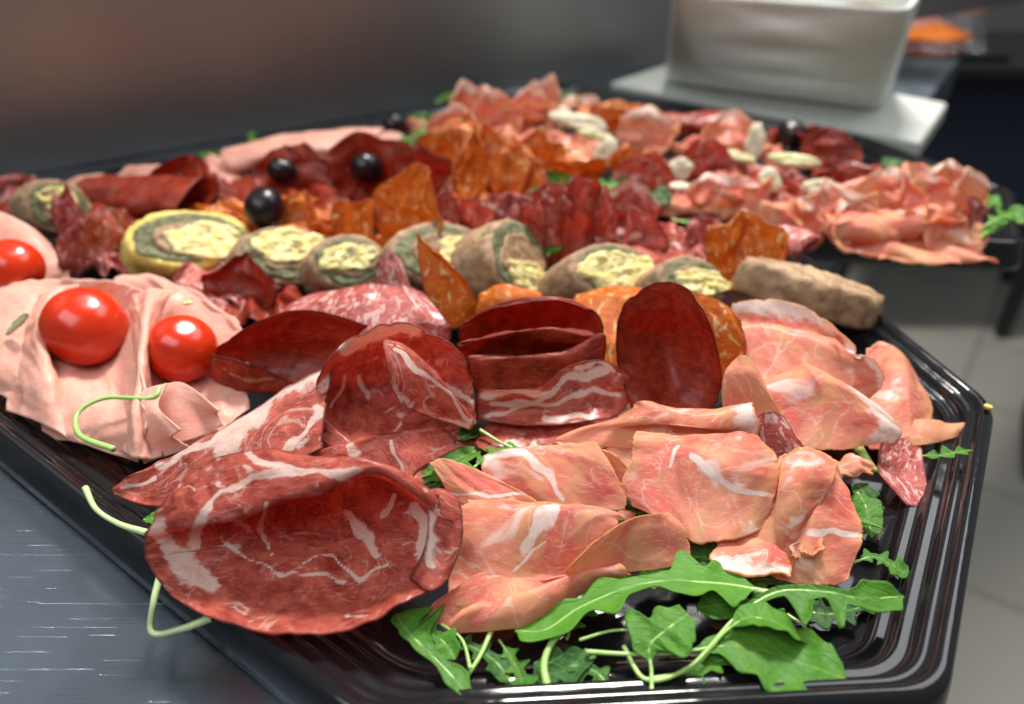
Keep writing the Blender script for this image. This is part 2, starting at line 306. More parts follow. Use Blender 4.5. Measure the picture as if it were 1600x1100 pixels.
# ---------------------------------------------------------------- sheets of meat
def cr1(p, t):
    n = len(p) - 1; x = min(max(t, 0), 1) * n; i = min(int(x), n - 1); f = x - i
    a = p[i - 1] if i > 0 else p[0] * 2 - p[1]; b = p[i]; c = p[i + 1]; d = p[i + 2] if i + 2 <= n else p[n] * 2 - p[n - 1]
    return (b * 2 + (c - a) * f + (a * 2 - b * 5 + c * 4 - d) * f * f + (b * 3 - a - c * 3 + d) * f ** 3) * .5
def segdist(p, a, b):
    ab = (b[0] - a[0], b[1] - a[1]); L = ab[0] ** 2 + ab[1] ** 2 + 1e-9
    t = max(0, min(1, ((p[0] - a[0]) * ab[0] + (p[1] - a[1]) * ab[1]) / L))
    return math.hypot(p[0] - a[0] - ab[0] * t, p[1] - a[1] - ab[1] * t)
SEED = [0]
def sheet(name, fn, mat, label, cat, n=56, m=56, thick=.0009, wr=.0006, rag=.02, ruf=.0, fat=None, fatedge=None, disc=0.0, group=None, strokes=None, fold=0.0):
    """fn(s,t) in [-1,1]^2 -> point; mesh of one slice with its own paper coordinates (cm), edge distance and fat"""
    SEED[0] += 1; sd = SEED[0] * 3.71
    pts = []; st = []
    for j in range(m + 1):
        for i in range(n + 1):
            s, t = -1 + 2 * i / n, -1 + 2 * j / m
            s0, t0 = s, t
            if disc:
                ds, dt = s * math.sqrt(1 - t * t / 2), t * math.sqrt(1 - s * s / 2)
                s, t = s + (ds - s) * disc, t + (dt - t) * disc
            # ragged outline
            rg = 1 + rag * (nz(s * 2.1 + sd, t * 2.1) + .6 * nz(s * 7 + sd, t * 7, 4) + .35 * nz(s * 19, t * 19, sd)) * max(abs(s0), abs(t0)) ** 4
            s, t = max(-1.0, min(1.0, s * min(rg, 1) if rg < 1 else s)), max(-1.0, min(1.0, t * min(rg, 1) if rg < 1 else t))
            pts.append(Vector(fn(s, t))); st.append((s, t, s0, t0))
    w = sum((pts[(m // 2) * (n + 1) + i + 1] - pts[(m // 2) * (n + 1) + i]).length for i in range(n)) * 100
    h = sum((pts[(j + 1) * (n + 1) + n // 2] - pts[j * (n + 1) + n // 2]).length for j in range(m)) * 100
    N = []
    for j in range(m + 1):
        for i in range(n + 1):
            a = pts[j * (n + 1) + min(i + 1, n)] - pts[j * (n + 1) + max(i - 1, 0)]; b = pts[min(j + 1, m) * (n + 1) + i] - pts[max(j - 1, 0) * (n + 1) + i]
            c = a.cross(b); N.append(c.normalized() if c.length > 1e-12 else Vector((0, 0, 1)))
    V = []; pc = []; ed = []; ft = []
    for q, (p, nn, (s, t, s0, t0)) in enumerate(zip(pts, N, st)):
        x, y = s * w / 2, t * h / 2
        e = min((1 - abs(s0)) * w / 2, (1 - abs(t0)) * h / 2)
        a = nz(x * .55 + sd, y * .55) * 1.3 + nz(x * 1.5, y * 1.5 + sd) * .8 + nz(x * 4 + sd, y * 4) * .16
        a *= wr
        if fold:
            wx, wy = x + .8 * nz(x * .5, y * .5, sd), y + .8 * nz(y * .5, x * .5, sd + 3)
            a += fold * ((1 - 4 * abs(nz(wx * .30 + sd, wy * .10, 2))) * 1.2 + 1.1 * nz(wx * .45, wy * .3, sd))
        if ruf: a += ruf * math.exp(-e * 1.6) * nz(x * 1.3 + sd, y * 1.3, 9) * 2.2
        V.append(p + nn * a); pc.append((x, y, 0)); ed.append(e)
        f = 0.0
        if fatedge:                                    # (side, width cm) fat rind along one side
            for side, wd in fatedge:
                dd = {'t': (1 - t) * h / 2, 'b': (1 + t) * h / 2, 'r': (1 - s) * w / 2, 'l': (1 + s) * w / 2}[side]
                f = max(f, 1.0 - dd / (2 * wd))
        if strokes:
            pu = proj(p)
            for pl, wd0 in strokes:
                wd = wd0 * .85 * (1 + .9 * nz(pu[0] * .02 + sd, pu[1] * .02)); du = (nz(pu[0] * .03, pu[1] * .03, sd) * 9, nz(pu[0] * .03, pu[1] * .03, sd + 5) * 9)
                dd = min(segdist((pu[0] + du[0], pu[1] + du[1]), pl[k], pl[k + 1]) for k in range(len(pl) - 1)); f = max(f, 1 - dd / wd * .5)
        ft.append(max(0.0, f))
    Fc = [(j * (n + 1) + i, j * (n + 1) + i + 1, (j + 1) * (n + 1) + i + 1, (j + 1) * (n + 1) + i) for j in range(m) for i in range(n)]
    o = mesh_obj(name, V, Fc, M[mat], attrs={'pc': pc, 'edge': ed, 'fat': ft})
    md = o.modifiers.new('Solidify', 'SOLIDIFY'); md.thickness = thick; md.offset = 0
    return tag(o, label, cat, group)
def hero(name, rows, mat, label, cat='sliced meat', z0=.02, **kw):
    g = [[P(*c, z0=z0) for c in r] for r in rows]
    def fn(s, t): return cr1([cr1(r, (s + 1) / 2) for r in g], (t + 1) / 2)
    kw.setdefault('thick', {'prosciutto': .00038, 'bresaola': .00045, 'coppa': .0005}.get(mat, .0009)); kw.setdefault('n', 80); kw.setdefault('m', 80); kw.setdefault('fold', {'prosciutto': .0011, 'mortadella': .0007, 'coppa': .0008, 'bresaola': .0006}.get(mat, .001))
    if mat == 'prosciutto': kw.setdefault('disc', .22); kw['rag'] = max(kw.get('rag', 0), .05)
    return sheet(name, fn, mat, label, cat, **kw)
# templates, local unit frame: x right, y away, z up
def T_cup(curl=.5, lean=.15, waist=.0):
    return lambda s, t: (s * (1 - waist * (1 - t) / 2), -curl * (abs(s) ** 1.8) + lean * (t + 1), (t + 1))
def T_leaf(curl=.5, lean=.2, tip=.25):
    return lambda s, t: (s * (.30 + .80 * math.sin(math.pi * (.18 + (t + 1) / 2 * .72))) * (1 if t < .3 else 1 - tip * (t - .3)), -curl * abs(s) ** 1.6 * (1 - .3 * t) + lean * (t + 1) ** 1.5, (t + 1))
def T_taco(op=.35, rip=.1, ph=0.):
    return lambda s, t: (s + .1 * t, op * t * (.6 + .4 * math.cos(3 * s + ph)) + rip * math.sin(5 * s + ph) * abs(t), 1.5 * abs(t) ** 1.15 * (1 if t < 0 else .9))
def T_arch(r=.5, tw=.0, sp=.85):
    return lambda s, t: (s + .15 * math.sin(t * 3), r * math.sin(t * math.pi * sp) * (1 + tw * s), r * (1 + math.cos(t * math.pi * sp)) * (1 + .2 * s * tw))
def T_pleat(n=3, A=.35, conv=.5, ph=0.):
    return lambda s, t: (s * (1 - conv * (1 - t) / 2), A * math.asin(math.sin(n * math.pi * s + ph)) / 1.57 * (.4 + .6 * (t + 1) / 2) + .2 * t, (t + 1))
def T_rose(turns=1.3, r0=.15, gr=.35, fl=.4, ruf=.12, n=6):
    def f(s, t):
        th = s * math.pi * turns; rr = r0 + gr * (s + 1) + fl * ((t + 1) / 2) ** 1.5 + ruf * math.sin(n * th) * (t + 1) / 2
        return (rr * math.cos(th), rr * math.sin(th), (t + 1) * .5 * (1.1 - .25 * s) + ruf * .7 * math.cos(n * th * .8) * (t + 1) / 2)
    return f
def T_drape(hump=.5, fold=.25, n=2.2, ph=0.):
    return lambda s, t: (s + .12 * math.sin(3 * t + ph), t, max(0, hump * (1 - .8 * s * s) * (1 - .7 * t * t)) + fold * (.6 + .4 * nz(s * 2 + ph, t)) * math.sin(n * 2.6 * (s + .35 * t) + ph))
def put(name, T, u, v, w, hgt, rot, mat, label, cat='sliced meat', dep=None, z0=.02, tilt=0, k=0, cr=.0, **kw):
    """template of half width w px and height hgt px standing on the spot seen at (u, v)"""
    o = P(u, v, k, z0); sc = mpp(o); sx = w * sc; sz = hgt * sc / 2 / .88; sy = (dep or w * .6) * sc
    Rm = Matrix.Rotation(R(rot), 3, 'Z') @ Matrix.Rotation(R(tilt), 3, 'X')
    q = u * .173 + v * .091
    def fn(s, t):
        x, y, z = T(s, t)
        if cr:
            a = nz(s * 1.1 + q, t * 1.1, 1); b = nz(s * 1.7 + q, t * 1.7, 5); rg = 1 - 3.2 * abs(nz(s * 1.0 + q * 2, t * 1.0, 8)); c2 = nz(s * 3.5 + q, t * 3.5, 12)
            x += cr * .7 * a + cr * .25 * c2; y += cr * (1.3 * b + .55 * rg + .3 * c2); z += cr * (1.1 * nz(s * 1.5, t * 1.5 + q, 3) + .35 * c2) * min(1, .3 + abs(z))
        return o + Rm @ Vector((x * sx, y * sy, z * sz))
    kw.setdefault('disc', .8); kw.setdefault('n', 44); kw.setdefault('m', 44); kw.setdefault('wr', .0007)
    return sheet(name, fn, mat, label, cat, **kw)
# ---------------------------------------------------------------- foreground slices (rows run front to back; (u, v, raise))
hero('cured_pork_slice', [
 [(262, 932, 0), (340, 974, 0), (480, 992, 0), (610, 960, 2), (700, 902, 10)],
 [(242, 908, 6), (335, 935, -2), (480, 945, -8), (618, 918, -4), (716, 876, 18)],
 [(228, 884, 12), (340, 880, 2), (480, 872, -6), (600, 872, -6), (722, 855, 28)],
 [(223, 864, 24), (345, 850, 14), (475, 826, 0), (592, 818, 4), (722, 838, 38)],
 [(223, 846, 36), (352, 800, 20), (475, 760, 14), (588, 738, 22), (718, 824, 46)],
 [(226, 828, 50), (346, 815, 66), (470, 778, 94), (590, 740, 110), (690, 800, 68)],
 [(234, 806, 66), (322, 768, 90), (450, 740, 114), (568, 716, 130), (700, 784, 74)],
 [(250, 782, 80), (312, 726, 104), (420, 703, 120), (552, 724, 116), (716, 794, 66)]],
 'coppa', 'large round cured pork slice curled into a bowl at the near left corner', z0=.024, n=110, m=110, rag=.018, ruf=.0006, disc=.28,
 strokes=[([(246, 820), (262, 858), (290, 890), (330, 912)], 14), ([(300, 850), (318, 802), (345, 770), (400, 748), (520, 738), (560, 736)], 7),
          ([(385, 706), (400, 724), (480, 738)], 5), ([(415, 785), (408, 830), (425, 868)], 4), ([(540, 800), (565, 830), (592, 866)], 8), ([(650, 790), (668, 830), (660, 870)], 9),
          ([(690, 770), (690, 840), (680, 890)], 8), ([(355, 850), (440, 900), (540, 905)], 3), ([(620, 780), (600, 810)], 4), ([(470, 880), (520, 870), (560, 905), (610, 885)], 3)])
hero('cured_pork_slice', [
 [(172, 772, 4), (240, 792, 4), (330, 785, 10), (430, 735, 24), (505, 700, 30)],
 [(178, 760, 12), (250, 760, 18), (340, 730, 34), (430, 690, 44), (505, 670, 46)],
 [(205, 742, 24), (270, 722, 34), (350, 688, 52), (430, 650, 60), (512, 622, 66)],
 [(250, 722, 30), (300, 698, 44), (370, 655, 62), (440, 610, 72), (520, 562, 86)]],
 'coppa', 'long fold of cured pork with a broad white fat stripe behind the large bowl-shaped slice', z0=.018, rag=.03, ruf=.0006,
 strokes=[([(345, 700), (375, 664), (430, 608), (515, 572)], 20), ([(250, 728), (330, 690), (400, 640)], 4), ([(440, 720), (470, 680), (500, 640)], 7), ([(190, 765), (240, 745)], 4)])
hero('cured_pork_slice', [
 [(500, 700, 2), (560, 722, 2), (640, 700, 6), (712, 668, 12), (745, 664, 14)],
 [(488, 660, 24), (556, 690, 10), (630, 680, 4), (700, 650, 12), (742, 620, 34)],
 [(492, 615, 56), (552, 618, 8), (618, 612, 4), (690, 600, 30), (738, 590, 56)],
 [(510, 568, 96), (568, 552, 66), (625, 545, 64), (680, 552, 74), (730, 570, 80)],
 [(536, 536, 112), (578, 512, 126), (628, 502, 130), (680, 524, 116), (722, 556, 92)]],
 'coppa', 'open curled cured pork slice with pale fat along its upper rim, in the middle', z0=.02, n=90, m=90, rag=.02, ruf=.0006,
 strokes=[([(540, 545), (575, 520), (625, 508), (650, 520)], 11), ([(660, 580), (690, 600), (735, 625)], 9), ([(510, 640), (540, 590)], 3), ([(560, 590), (570, 620)], 3)])
hero('cured_pork_slice', [
 [(612, 600, 84), (628, 632, 62), (672, 652, 46), (736, 668, 30)],
 [(604, 570, 112), (640, 602, 90), (690, 628, 66), (742, 660, 40)],
 [(598, 538, 130), (640, 556, 118), (696, 604, 86), (738, 652, 46)],
 [(602, 530, 128), (634, 540, 122), (684, 588, 90), (730, 640, 52)]],
 'coppa', 'small pointed flap of cured pork folded over the open curled slice', z0=.02, rag=.02,
 strokes=[([(622, 622), (650, 650), (735, 665)], 8), ([(615, 548), (668, 585), (735, 655)], 3)])
hero('cured_pork_slice', [
 [(465, 735, 0), (540, 758, 0), (600, 775, 0), (660, 778, 0)],
 [(480, 716, 14), (545, 730, 14), (610, 742, 12), (655, 762, 6)],
 [(510, 702, 24), (560, 694, 34), (612, 690, 36), (652, 738, 16)],
 [(560, 690, 30), (600, 680, 40), (690, 670, 40), (720, 700, 22)]],
 'coppa', 'crumpled cured pork slice with white blotches tucked below the open curled slice', z0=.018, rag=.05, ruf=.0008,
 strokes=[([(550, 700), (565, 745), (575, 770)], 10), ([(610, 690), (640, 760)], 3)])
hero('cured_pork_slice', [
 [(742, 655, 2), (830, 664, 2), (915, 662, 2), (965, 650, 4), (988, 618, 16)],
 [(742, 640, 12), (830, 640, 6), (910, 636, 8), (955, 620, 18), (992, 600, 30)],
 [(744, 622, 26), (835, 615, 30), (900, 600, 34), (945, 592, 40), (984, 588, 42)],
 [(748, 608, 38), (835, 606, 40), (890, 570, 60), (935, 562, 64), (972, 574, 54)]],
 'coppa', 'wavy striped cured pork slice with a thin dark rim, opening toward the left', z0=.02, rag=.015, n=80, strokes=[
 ([(760, 618), (850, 612), (900, 585), (950, 580)], 6), ([(770, 632), (860, 628), (925, 605), (968, 622)], 5), ([(850, 655), (930, 655)], 4), ([(900, 572), (930, 566), (960, 580)], 3)])
hero('cured_pork_slice', [
 [(430, 520, 16), (500, 530, 20), (580, 545, 20), (700, 545, 14)],
 [(422, 500, 30), (500, 505, 40), (580, 515, 44), (705, 520, 34)],
 [(440, 485, 40), (510, 478, 56), (590, 476, 64), (698, 500, 50)],
 [(470, 468, 46), (530, 452, 66), (600, 444, 74), (660, 452, 66), (692, 480, 56)][:4]],
 'salami', 'shiny mottled pink slice behind the open curled cured pork slice', z0=.022, rag=.03)
hero('dried_beef_slice', [
 [(330, 553, 54), (375, 563, 46), (420, 580, 30), (462, 600, 10)],
 [(328, 588, 16), (372, 610, 2), (425, 616, 0), (475, 614, 0)],
 [(338, 570, 16), (395, 585, 2), (450, 600, -4), (510, 606, 0)],
 [(338, 545, 36), (395, 548, 30), (470, 552, 24), (548, 566, 24)],
 [(352, 532, 58), (408, 512, 72), (480, 505, 74), (562, 522, 60)],
 [(366, 522, 70), (420, 494, 94), (492, 484, 100), (576, 510, 78)]],
 'bresaola', 'dark red dried beef slice folded beside the right tomato', z0=.02, n=80, rag=.008, strokes=[([(345, 575), (380, 592), (430, 596)], 2)])
hero('dried_beef_slice', [
 [(612, 545, 6), (650, 552, 4), (700, 548, 4)],
 [(610, 500, 44), (655, 515, 34), (705, 515, 30)],
 [(625, 480, 58), (662, 472, 66), (698, 500, 46)]],
 'bresaola', 'small dark curl of dried beef between the mottled slice and orange salami', z0=.02, rag=.01, n=40, m=40)
hero('dried_beef_slice', [
 [(745, 585, 4), (790, 590, 2), (860, 590, 2), (930, 580, 4)],
 [(722, 550, 44), (785, 535, 40), (860, 530, 38), (938, 545, 44)],
 [(716, 520, 78), (780, 495, 82), (865, 490, 82), (944, 515, 76)],
 [(722, 508, 88), (775, 474, 116), (868, 463, 124), (936, 490, 98)],
 [(738, 500, 92), (785, 478, 118), (868, 470, 124), (922, 490, 104)]],
 'bresaola', 'rear dried beef slice of the centre stack, hollow with an arched rim', z0=.02, disc=.45, n=70, rag=.008)
hero('dried_beef_slice', [
 [(735, 612, 2), (790, 612, 0), (860, 610, 0), (935, 600, 2)],
 [(716, 575, 42), (785, 560, 42), (862, 556, 42), (942, 560, 44)],
 [(714, 545, 76), (780, 522, 86), (855, 528, 82), (946, 532, 78)],
 [(714, 540, 80), (780, 524, 92), (850, 514, 98), (944, 530, 80)],
 [(724, 530, 84), (795, 532, 80), (850, 520, 90), (930, 514, 88)]],
 'bresaola', 'middle dried beef slice of the centre stack with a wavy upper edge', z0=.02, disc=.45, n=70, rag=.008)
hero('dried_beef_slice', [
 [(742, 640, 2), (800, 645, 0), (870, 645, 0), (935, 630, 2)],
 [(735, 600, 36), (795, 600, 34), (870, 595, 36), (940, 590, 36)],
 [(732, 572, 60), (790, 562, 66), (870, 560, 66), (945, 560, 60)],
 [(728, 556, 72), (790, 562, 64), (866, 555, 66), (948, 520, 92)],
 [(745, 552, 72), (800, 556, 66), (866, 566, 56), (930, 540, 72)]],
 'bresaola', 'front dried beef slice of the centre stack, darkest inside', z0=.02, disc=.45, n=70, rag=.008)
hero('dried_beef_slice', [
 [(985, 640, 4), (1010, 655, 2), (1050, 648, 2), (1100, 645, 2), (1118, 630, 4)],
 [(968, 585, 44), (1010, 600, 26), (1048, 592, 22), (1096, 598, 30), (1128, 595, 32)],
 [(962, 530, 92), (1000, 530, 70), (1045, 530, 62), (1085, 535, 74), (1122, 545, 78)],
 [(972, 478, 140), (1005, 480, 128), (1045, 480, 120), (1080, 485, 124), (1108, 500, 120)],
 [(990, 462, 152), (1012, 446, 160), (1042, 440, 164), (1075, 450, 156), (1098, 478, 138)]],
 'bresaola', 'tall upright dried beef slice with a dark rim, standing right of centre', z0=.02, n=80, m=80, rag=.006, disc=.15)
hero('spicy_salami_slice', [
 [(1100, 600, 0), (1125, 606, -2), (1140, 600, 2), (1150, 590, 6)],
 [(1085, 560, 36), (1115, 566, 32), (1150, 560, 36), (1165, 552, 40)],
 [(1080, 500, 84), (1110, 505, 80), (1142, 515, 74), (1163, 525, 66)],
 [(1078, 458, 112), (1105, 462, 108), (1138, 480, 96), (1155, 500, 86)]],
 'spianata', 'orange spicy salami slice leaning against the right of the upright dried beef slice', z0=.02, rag=.012)
hero('spicy_salami_slice', [
 [(925, 590, 6), (960, 600, 6), (1000, 590, 6)],
 [(905, 520, 44), (945, 530, 46), (990, 520, 52)],
 [(892, 478, 62), (940, 470, 76), (1000, 470, 84)],
 [(900, 462, 66), (950, 446, 84), (1005, 450, 88)]],
 'spianata', 'orange spicy salami slice behind the left edge of the upright dried beef slice', z0=.022, rag=.012)
hero('spicy_salami_slice', [
 [(690, 515, 10), (715, 512, 8), (745, 490, 14)],
 [(668, 470, 46), (705, 462, 50), (740, 462, 42)],
 [(656, 420, 86), (688, 405, 98), (715, 420, 84)],
 [(652, 362, 132), (662, 374, 124), (680, 392, 112)]],
 'spianata', 'pointed orange spicy salami cone standing in front of the egg roulade slices', z0=.022, rag=.01, n=50)
hero('salami_slice', [
 [(588, 480, 8), (620, 490, 8), (660, 500, 8)],
 [(588, 440, 40), (612, 440, 44), (646, 460, 40)],
 [(598, 400, 70), (612, 392, 78), (628, 408, 70)]],
 'salami', 'small pale pointed salami slice left of the orange salami cone', z0=.022, rag=.02, n=40, m=40)
hero('spicy_salami_slice', [
 [(740, 500, 6), (790, 508, 4), (850, 498, 4)],
 [(745, 474, 26), (795, 470, 36), (850, 474, 26)],
 [(752, 458, 34), (790, 448, 48), (845, 462, 34)],
 [(768, 462, 26), (795, 458, 36), (835, 468, 26)]],
 'spianata', 'low orange salami arch behind the dark beef stack', z0=.024, rag=.01, n=50, m=40)
# prosciutto on the right
hero('raw_ham_slice', [
 [(1150, 600, 4), (1230, 640, 4), (1320, 640, 6), (1388, 610, 20)],
 [(1140, 560, 20), (1220, 580, 24), (1310, 590, 32), (1384, 585, 44)],
 [(1130, 510, 44), (1210, 515, 50), (1290, 535, 60), (1350, 560, 62)],
 [(1132, 500, 40), (1205, 512, 38), (1275, 520, 46), (1330, 545, 60)],
 [(1140, 470, 60), (1200, 468, 64), (1268, 484, 66), (1292, 515, 68)]],
 'prosciutto', 'rear raw ham slice with a white fat rim standing up, beside the tray rim', z0=.02, n=90, rag=.02, fatedge=[('t', .8), ('r', .4)])
hero('raw_ham_slice', [
 [(1170, 690, 6), (1250, 702, 6), (1320, 704, 6), (1405, 684, 8)],
 [(1180, 650, 24), (1260, 640, 36), (1330, 650, 36), (1408, 672, 18)],
 [(1190, 605, 44), (1262, 592, 62), (1320, 606, 60), (1382, 648, 32)],
 [(1195, 590, 40), (1250, 572, 60), (1292, 580, 66), (1350, 625, 44)]],
 'prosciutto', 'smooth pink raw ham slice draped to a white tip on the right', z0=.018, n=80, rag=.02, fatedge=[('r', .9)])
hero('raw_ham_slice', [
 [(1330, 700, 2), (1400, 700, 2), (1446, 676, 4)],
 [(1345, 630, 26), (1410, 625, 26), (1462, 636, 8)],
 [(1352, 575, 44), (1405, 560, 44), (1440, 590, 20)],
 [(1350, 545, 50), (1380, 536, 50), (1415, 548, 34)]],
 'prosciutto', 'tan raw ham slice with a frayed edge reaching toward the tray corner', z0=.012, n=60, rag=.09)
hero('raw_ham_slice', [
 [(1370, 690, 2), (1425, 698, 2), (1470, 690, 2), (1512, 672, 4)],
 [(1385, 672, 12), (1430, 675, 10), (1475, 676, 8), (1518, 669, 6)],
 [(1400, 655, 18), (1440, 656, 14), (1480, 662, 10), (1516, 664, 8)]],
 'prosciutto', 'narrow rosy ham strip pointing at the right rim of the tray', z0=.012, n=60, m=30, rag=.05)
hero('raw_ham_slice', [
 [(1418, 792, 0), (1435, 792, 0), (1450, 778, 0)],
 [(1370, 742, 8), (1408, 750, 6), (1446, 745, 2)],
 [(1370, 715, 18), (1405, 710, 16), (1438, 700, 10)],
 [(1375, 690, 26), (1405, 685, 24), (1435, 682, 14)]],
 'salami', 'dark rosy ham strip hanging down beside the bare ribbed tray corner', z0=.008, n=50, m=50, rag=.04)
hero('raw_ham_slice', [
 [(1140, 690, 6), (1190, 705, 6), (1250, 712, 6)],
 [(1128, 630, 46), (1180, 640, 44), (1232, 665, 34)],
 [(1130, 590, 74), (1170, 590, 80), (1205, 620, 62)],
 [(1145, 565, 88), (1162, 556, 98), (1185, 582, 82)]],
 'prosciutto', 'tan pointed raw ham slice standing right of the upright dried beef slice', z0=.02, n=50, rag=.03)
hero('raw_ham_slice', [
 [(1195, 720, 4), (1230, 722, 4), (1262, 706, 6)],
 [(1186, 680, 30), (1215, 682, 30), (1245, 690, 18)],
 [(1184, 652, 44), (1200, 642, 54), (1222, 650, 46)]],
 'salami', 'small dark red ham scrap with torn edges between the pink drapes', z0=.02, n=40, m=40, rag=.12)
hero('raw_ham_slice', [
 [(850, 690, 4), (960, 700, 8), (1080, 705, 12), (1190, 690, 12)],
 [(900, 672, 16), (980, 668, 30), (1080, 672, 44), (1186, 676, 34)],
 [(960, 655, 30), (1010, 660, 48), (1090, 668, 54), (1184, 660, 48)],
 [(984, 640, 46), (1030, 640, 62), (1100, 645, 64), (1180, 640, 60)],
 [(988, 632, 46), (1020, 628, 60), (1110, 640, 54), (1182, 628, 56)]],
 'prosciutto', 'raw ham slice with a rolled ridge and white end below the upright beef slice', z0=.02, n=80, rag=.02, fatedge=[('r', .7)])
hero('raw_ham_slice', [
 [(985, 790, 0), (1050, 825, 0), (1090, 850, 0), (1150, 845, 2), (1205, 828, 4)],
 [(968, 760, 14), (1040, 775, 14), (1090, 790, 20), (1150, 785, 26), (1210, 780, 24)],
 [(985, 720, 36), (1040, 720, 36), (1090, 730, 46), (1150, 735, 52), (1218, 735, 46)],
 [(985, 690, 50), (1050, 690, 46), (1110, 692, 60), (1160, 690, 68), (1212, 712, 54)],
 [(985, 675, 50), (1060, 676, 50), (1120, 676, 64), (1170, 676, 70), (1198, 690, 60)]],
 'prosciutto', 'broad raw ham slice draped over the heap with a curved white fat line', z0=.018, n=90, rag=.03, ruf=.0006,
 strokes=[([(1080, 718), (1130, 755), (1165, 770), (1212, 776)], 5), ([(1060, 700), (1050, 730)], 4)])
hero('raw_ham_slice', [
 [(1225, 912, 0), (1262, 914, 0), (1300, 916, 0), (1332, 910, 0)],
 [(1120, 852, 14), (1200, 860, 16), (1270, 860, 18), (1346, 850, 14)],
 [(1165, 800, 34), (1215, 790, 42), (1280, 790, 44), (1345, 815, 26)],
 [(1205, 745, 50), (1240, 735, 60), (1290, 740, 58), (1328, 765, 40)],
 [(1215, 710, 56), (1245, 700, 66), (1280, 704, 66), (1310, 722, 54)]],
 'prosciutto', 'raw ham slice falling to the rocket at the right end of the heap', z0=.012, n=80, rag=.05, ruf=.0007,
 strokes=[([(1270, 832), (1300, 830), (1345, 840)], 8), ([(1130, 855), (1180, 868)], 7)])
hero('raw_ham_slice', [
 [(1215, 862, 6), (1240, 868, 6), (1262, 855, 8)],
 [(1210, 810, 34), (1240, 815, 36), (1275, 800, 34)],
 [(1215, 760, 58), (1250, 750, 64), (1298, 752, 56)],
 [(1222, 715, 70), (1262, 704, 72), (1312, 718, 58)]],
 'prosciutto', 'tan flap of raw ham folded over the slice at the right end', z0=.014, n=60, rag=.03, ruf=.0006)
hero('raw_ham_slice', [
 [(790, 790, 4), (860, 792, 4), (920, 800, 4), (985, 800, 4)],
 [(768, 765, 18), (840, 755, 24), (910, 755, 26), (975, 765, 18)],
 [(752, 735, 32), (820, 715, 42), (890, 712, 44), (955, 730, 34)],
 [(750, 712, 40), (800, 702, 46), (870, 692, 50), (935, 690, 48)]],
 'prosciutto', 'thin translucent tan raw ham slice left of the broad draped one', z0=.016, n=70, rag=.03,
 strokes=[([(752, 735), (770, 712), (820, 706), (850, 735), (880, 780)], 5)])
hero('raw_ham_slice', [
 [(700, 775, 4), (760, 800, 4), (830, 800, 4)],
 [(690, 750, 16), (750, 765, 18), (840, 785, 10)],
 [(668, 722, 26), (700, 718, 32), (790, 752, 24), (836, 768, 16)][:3]],
 'prosciutto', 'small pointed raw ham strip above the large bowl-shaped slice', z0=.018, n=50, m=36, rag=.06, strokes=[([(690, 770), (780, 780), (840, 772)], 4)])
hero('raw_ham_slice', [
 [(690, 955, 0), (770, 950, 0), (850, 930, 0), (930, 905, 0), (1000, 900, 0)],
 [(700, 905, 10), (770, 900, 14), (840, 900, 6), (900, 890, 6), (960, 880, 10)],
 [(705, 850, 34), (770, 855, 36), (840, 870, 22), (900, 860, 26), (960, 850, 26)],
 [(715, 800, 52), (790, 805, 58), (850, 800, 60), (910, 805, 54), (965, 820, 40)],
 [(722, 780, 54), (800, 782, 62), (870, 785, 62), (930, 790, 56), (985, 815, 36)]],
 'prosciutto', 'deep pink raw ham slice with a white patch right of the bowl-shaped slice', z0=.014, n=90, rag=.02, ruf=.0006,
 strokes=[([(870, 790), (845, 815), (822, 855)], 13), ([(800, 890), (850, 850)], 3)])
hero('raw_ham_slice', [
 [(885, 895, 8), (940, 898, 4), (1010, 892, 2), (1085, 882, 0)],
 [(880, 885, 24), (935, 880, 18), (1000, 870, 14), (1078, 850, 14)],
 [(895, 868, 40), (945, 845, 40), (1000, 828, 38), (1065, 820, 30)],
 [(930, 840, 48), (960, 820, 52), (1005, 805, 50), (1045, 800, 40), ][:4]],
 'prosciutto', 'curved tan raw ham flap in front of the rocket leaves', z0=.014, n=60, rag=.03)
hero('raw_ham_slice', [
 [(708, 992, 0), (745, 975, 0), (830, 968, 0), (900, 925, 2), (970, 898, 4)],
 [(668, 965, 10), (740, 955, 12), (820, 950, 14), (895, 912, 16), (968, 894, 12)],
 [(672, 945, 20), (740, 918, 26), (800, 908, 24), (870, 898, 26), (960, 890, 18)],
 [(690, 930, 26), (750, 895, 34), (810, 900, 22), (860, 902, 18), (940, 890, 18)]],
 'prosciutto', 'orange rolled lower edge of raw ham hanging toward the rocket at the front', z0=.010, n=80, m=50, rag=.04, ruf=.0006)
# pale cooked ham on the left
hero('cooked_ham_slice', [
 [(-60, 585, 0), (10, 622, 0), (60, 650, 2), (120, 690, 0), (215, 722, 0)],
 [(-60, 540, 16), (10, 570, 26), (90, 600, 22), (165, 640, 24), (232, 665, 34)],
 [(-50, 490, 36), (30, 500, 44), (100, 560, 20), (160, 575, 6), (228, 600, 62)],
 [(-40, 460, 46), (40, 465, 54), (110, 480, 30), (170, 495, 8), (228, 505, 74)],
 [(-30, 452, 46), (50, 440, 56), (130, 436, 60), (200, 445, 58), (250, 470, 62)]],
 'mortadella', 'large pale cooked ham slice cradling the middle tomato', z0=.018, wr=.0003, n=90, rag=.03, ruf=.0008)
hero('cooked_ham_slice', [
 [(215, 715, 0), (280, 700, 2), (340, 680, 2), (390, 640, 2)],
 [(205, 660, 36), (260, 630, 16), (320, 635, 10), (385, 600, 14)],
 [(218, 560, 64), (262, 540, 20), (320, 570, 14), (392, 550, 30)],
 [(215, 500, 76), (265, 478, 56), (320, 478, 50), (378, 515, 42)],
 [(210, 470, 56), (262, 458, 58), (318, 466, 54), (366, 500, 44)]],
 'mortadella', 'pale cooked ham slice cradling the right tomato', z0=.016, wr=.0003, n=90, rag=.02, ruf=.0008)
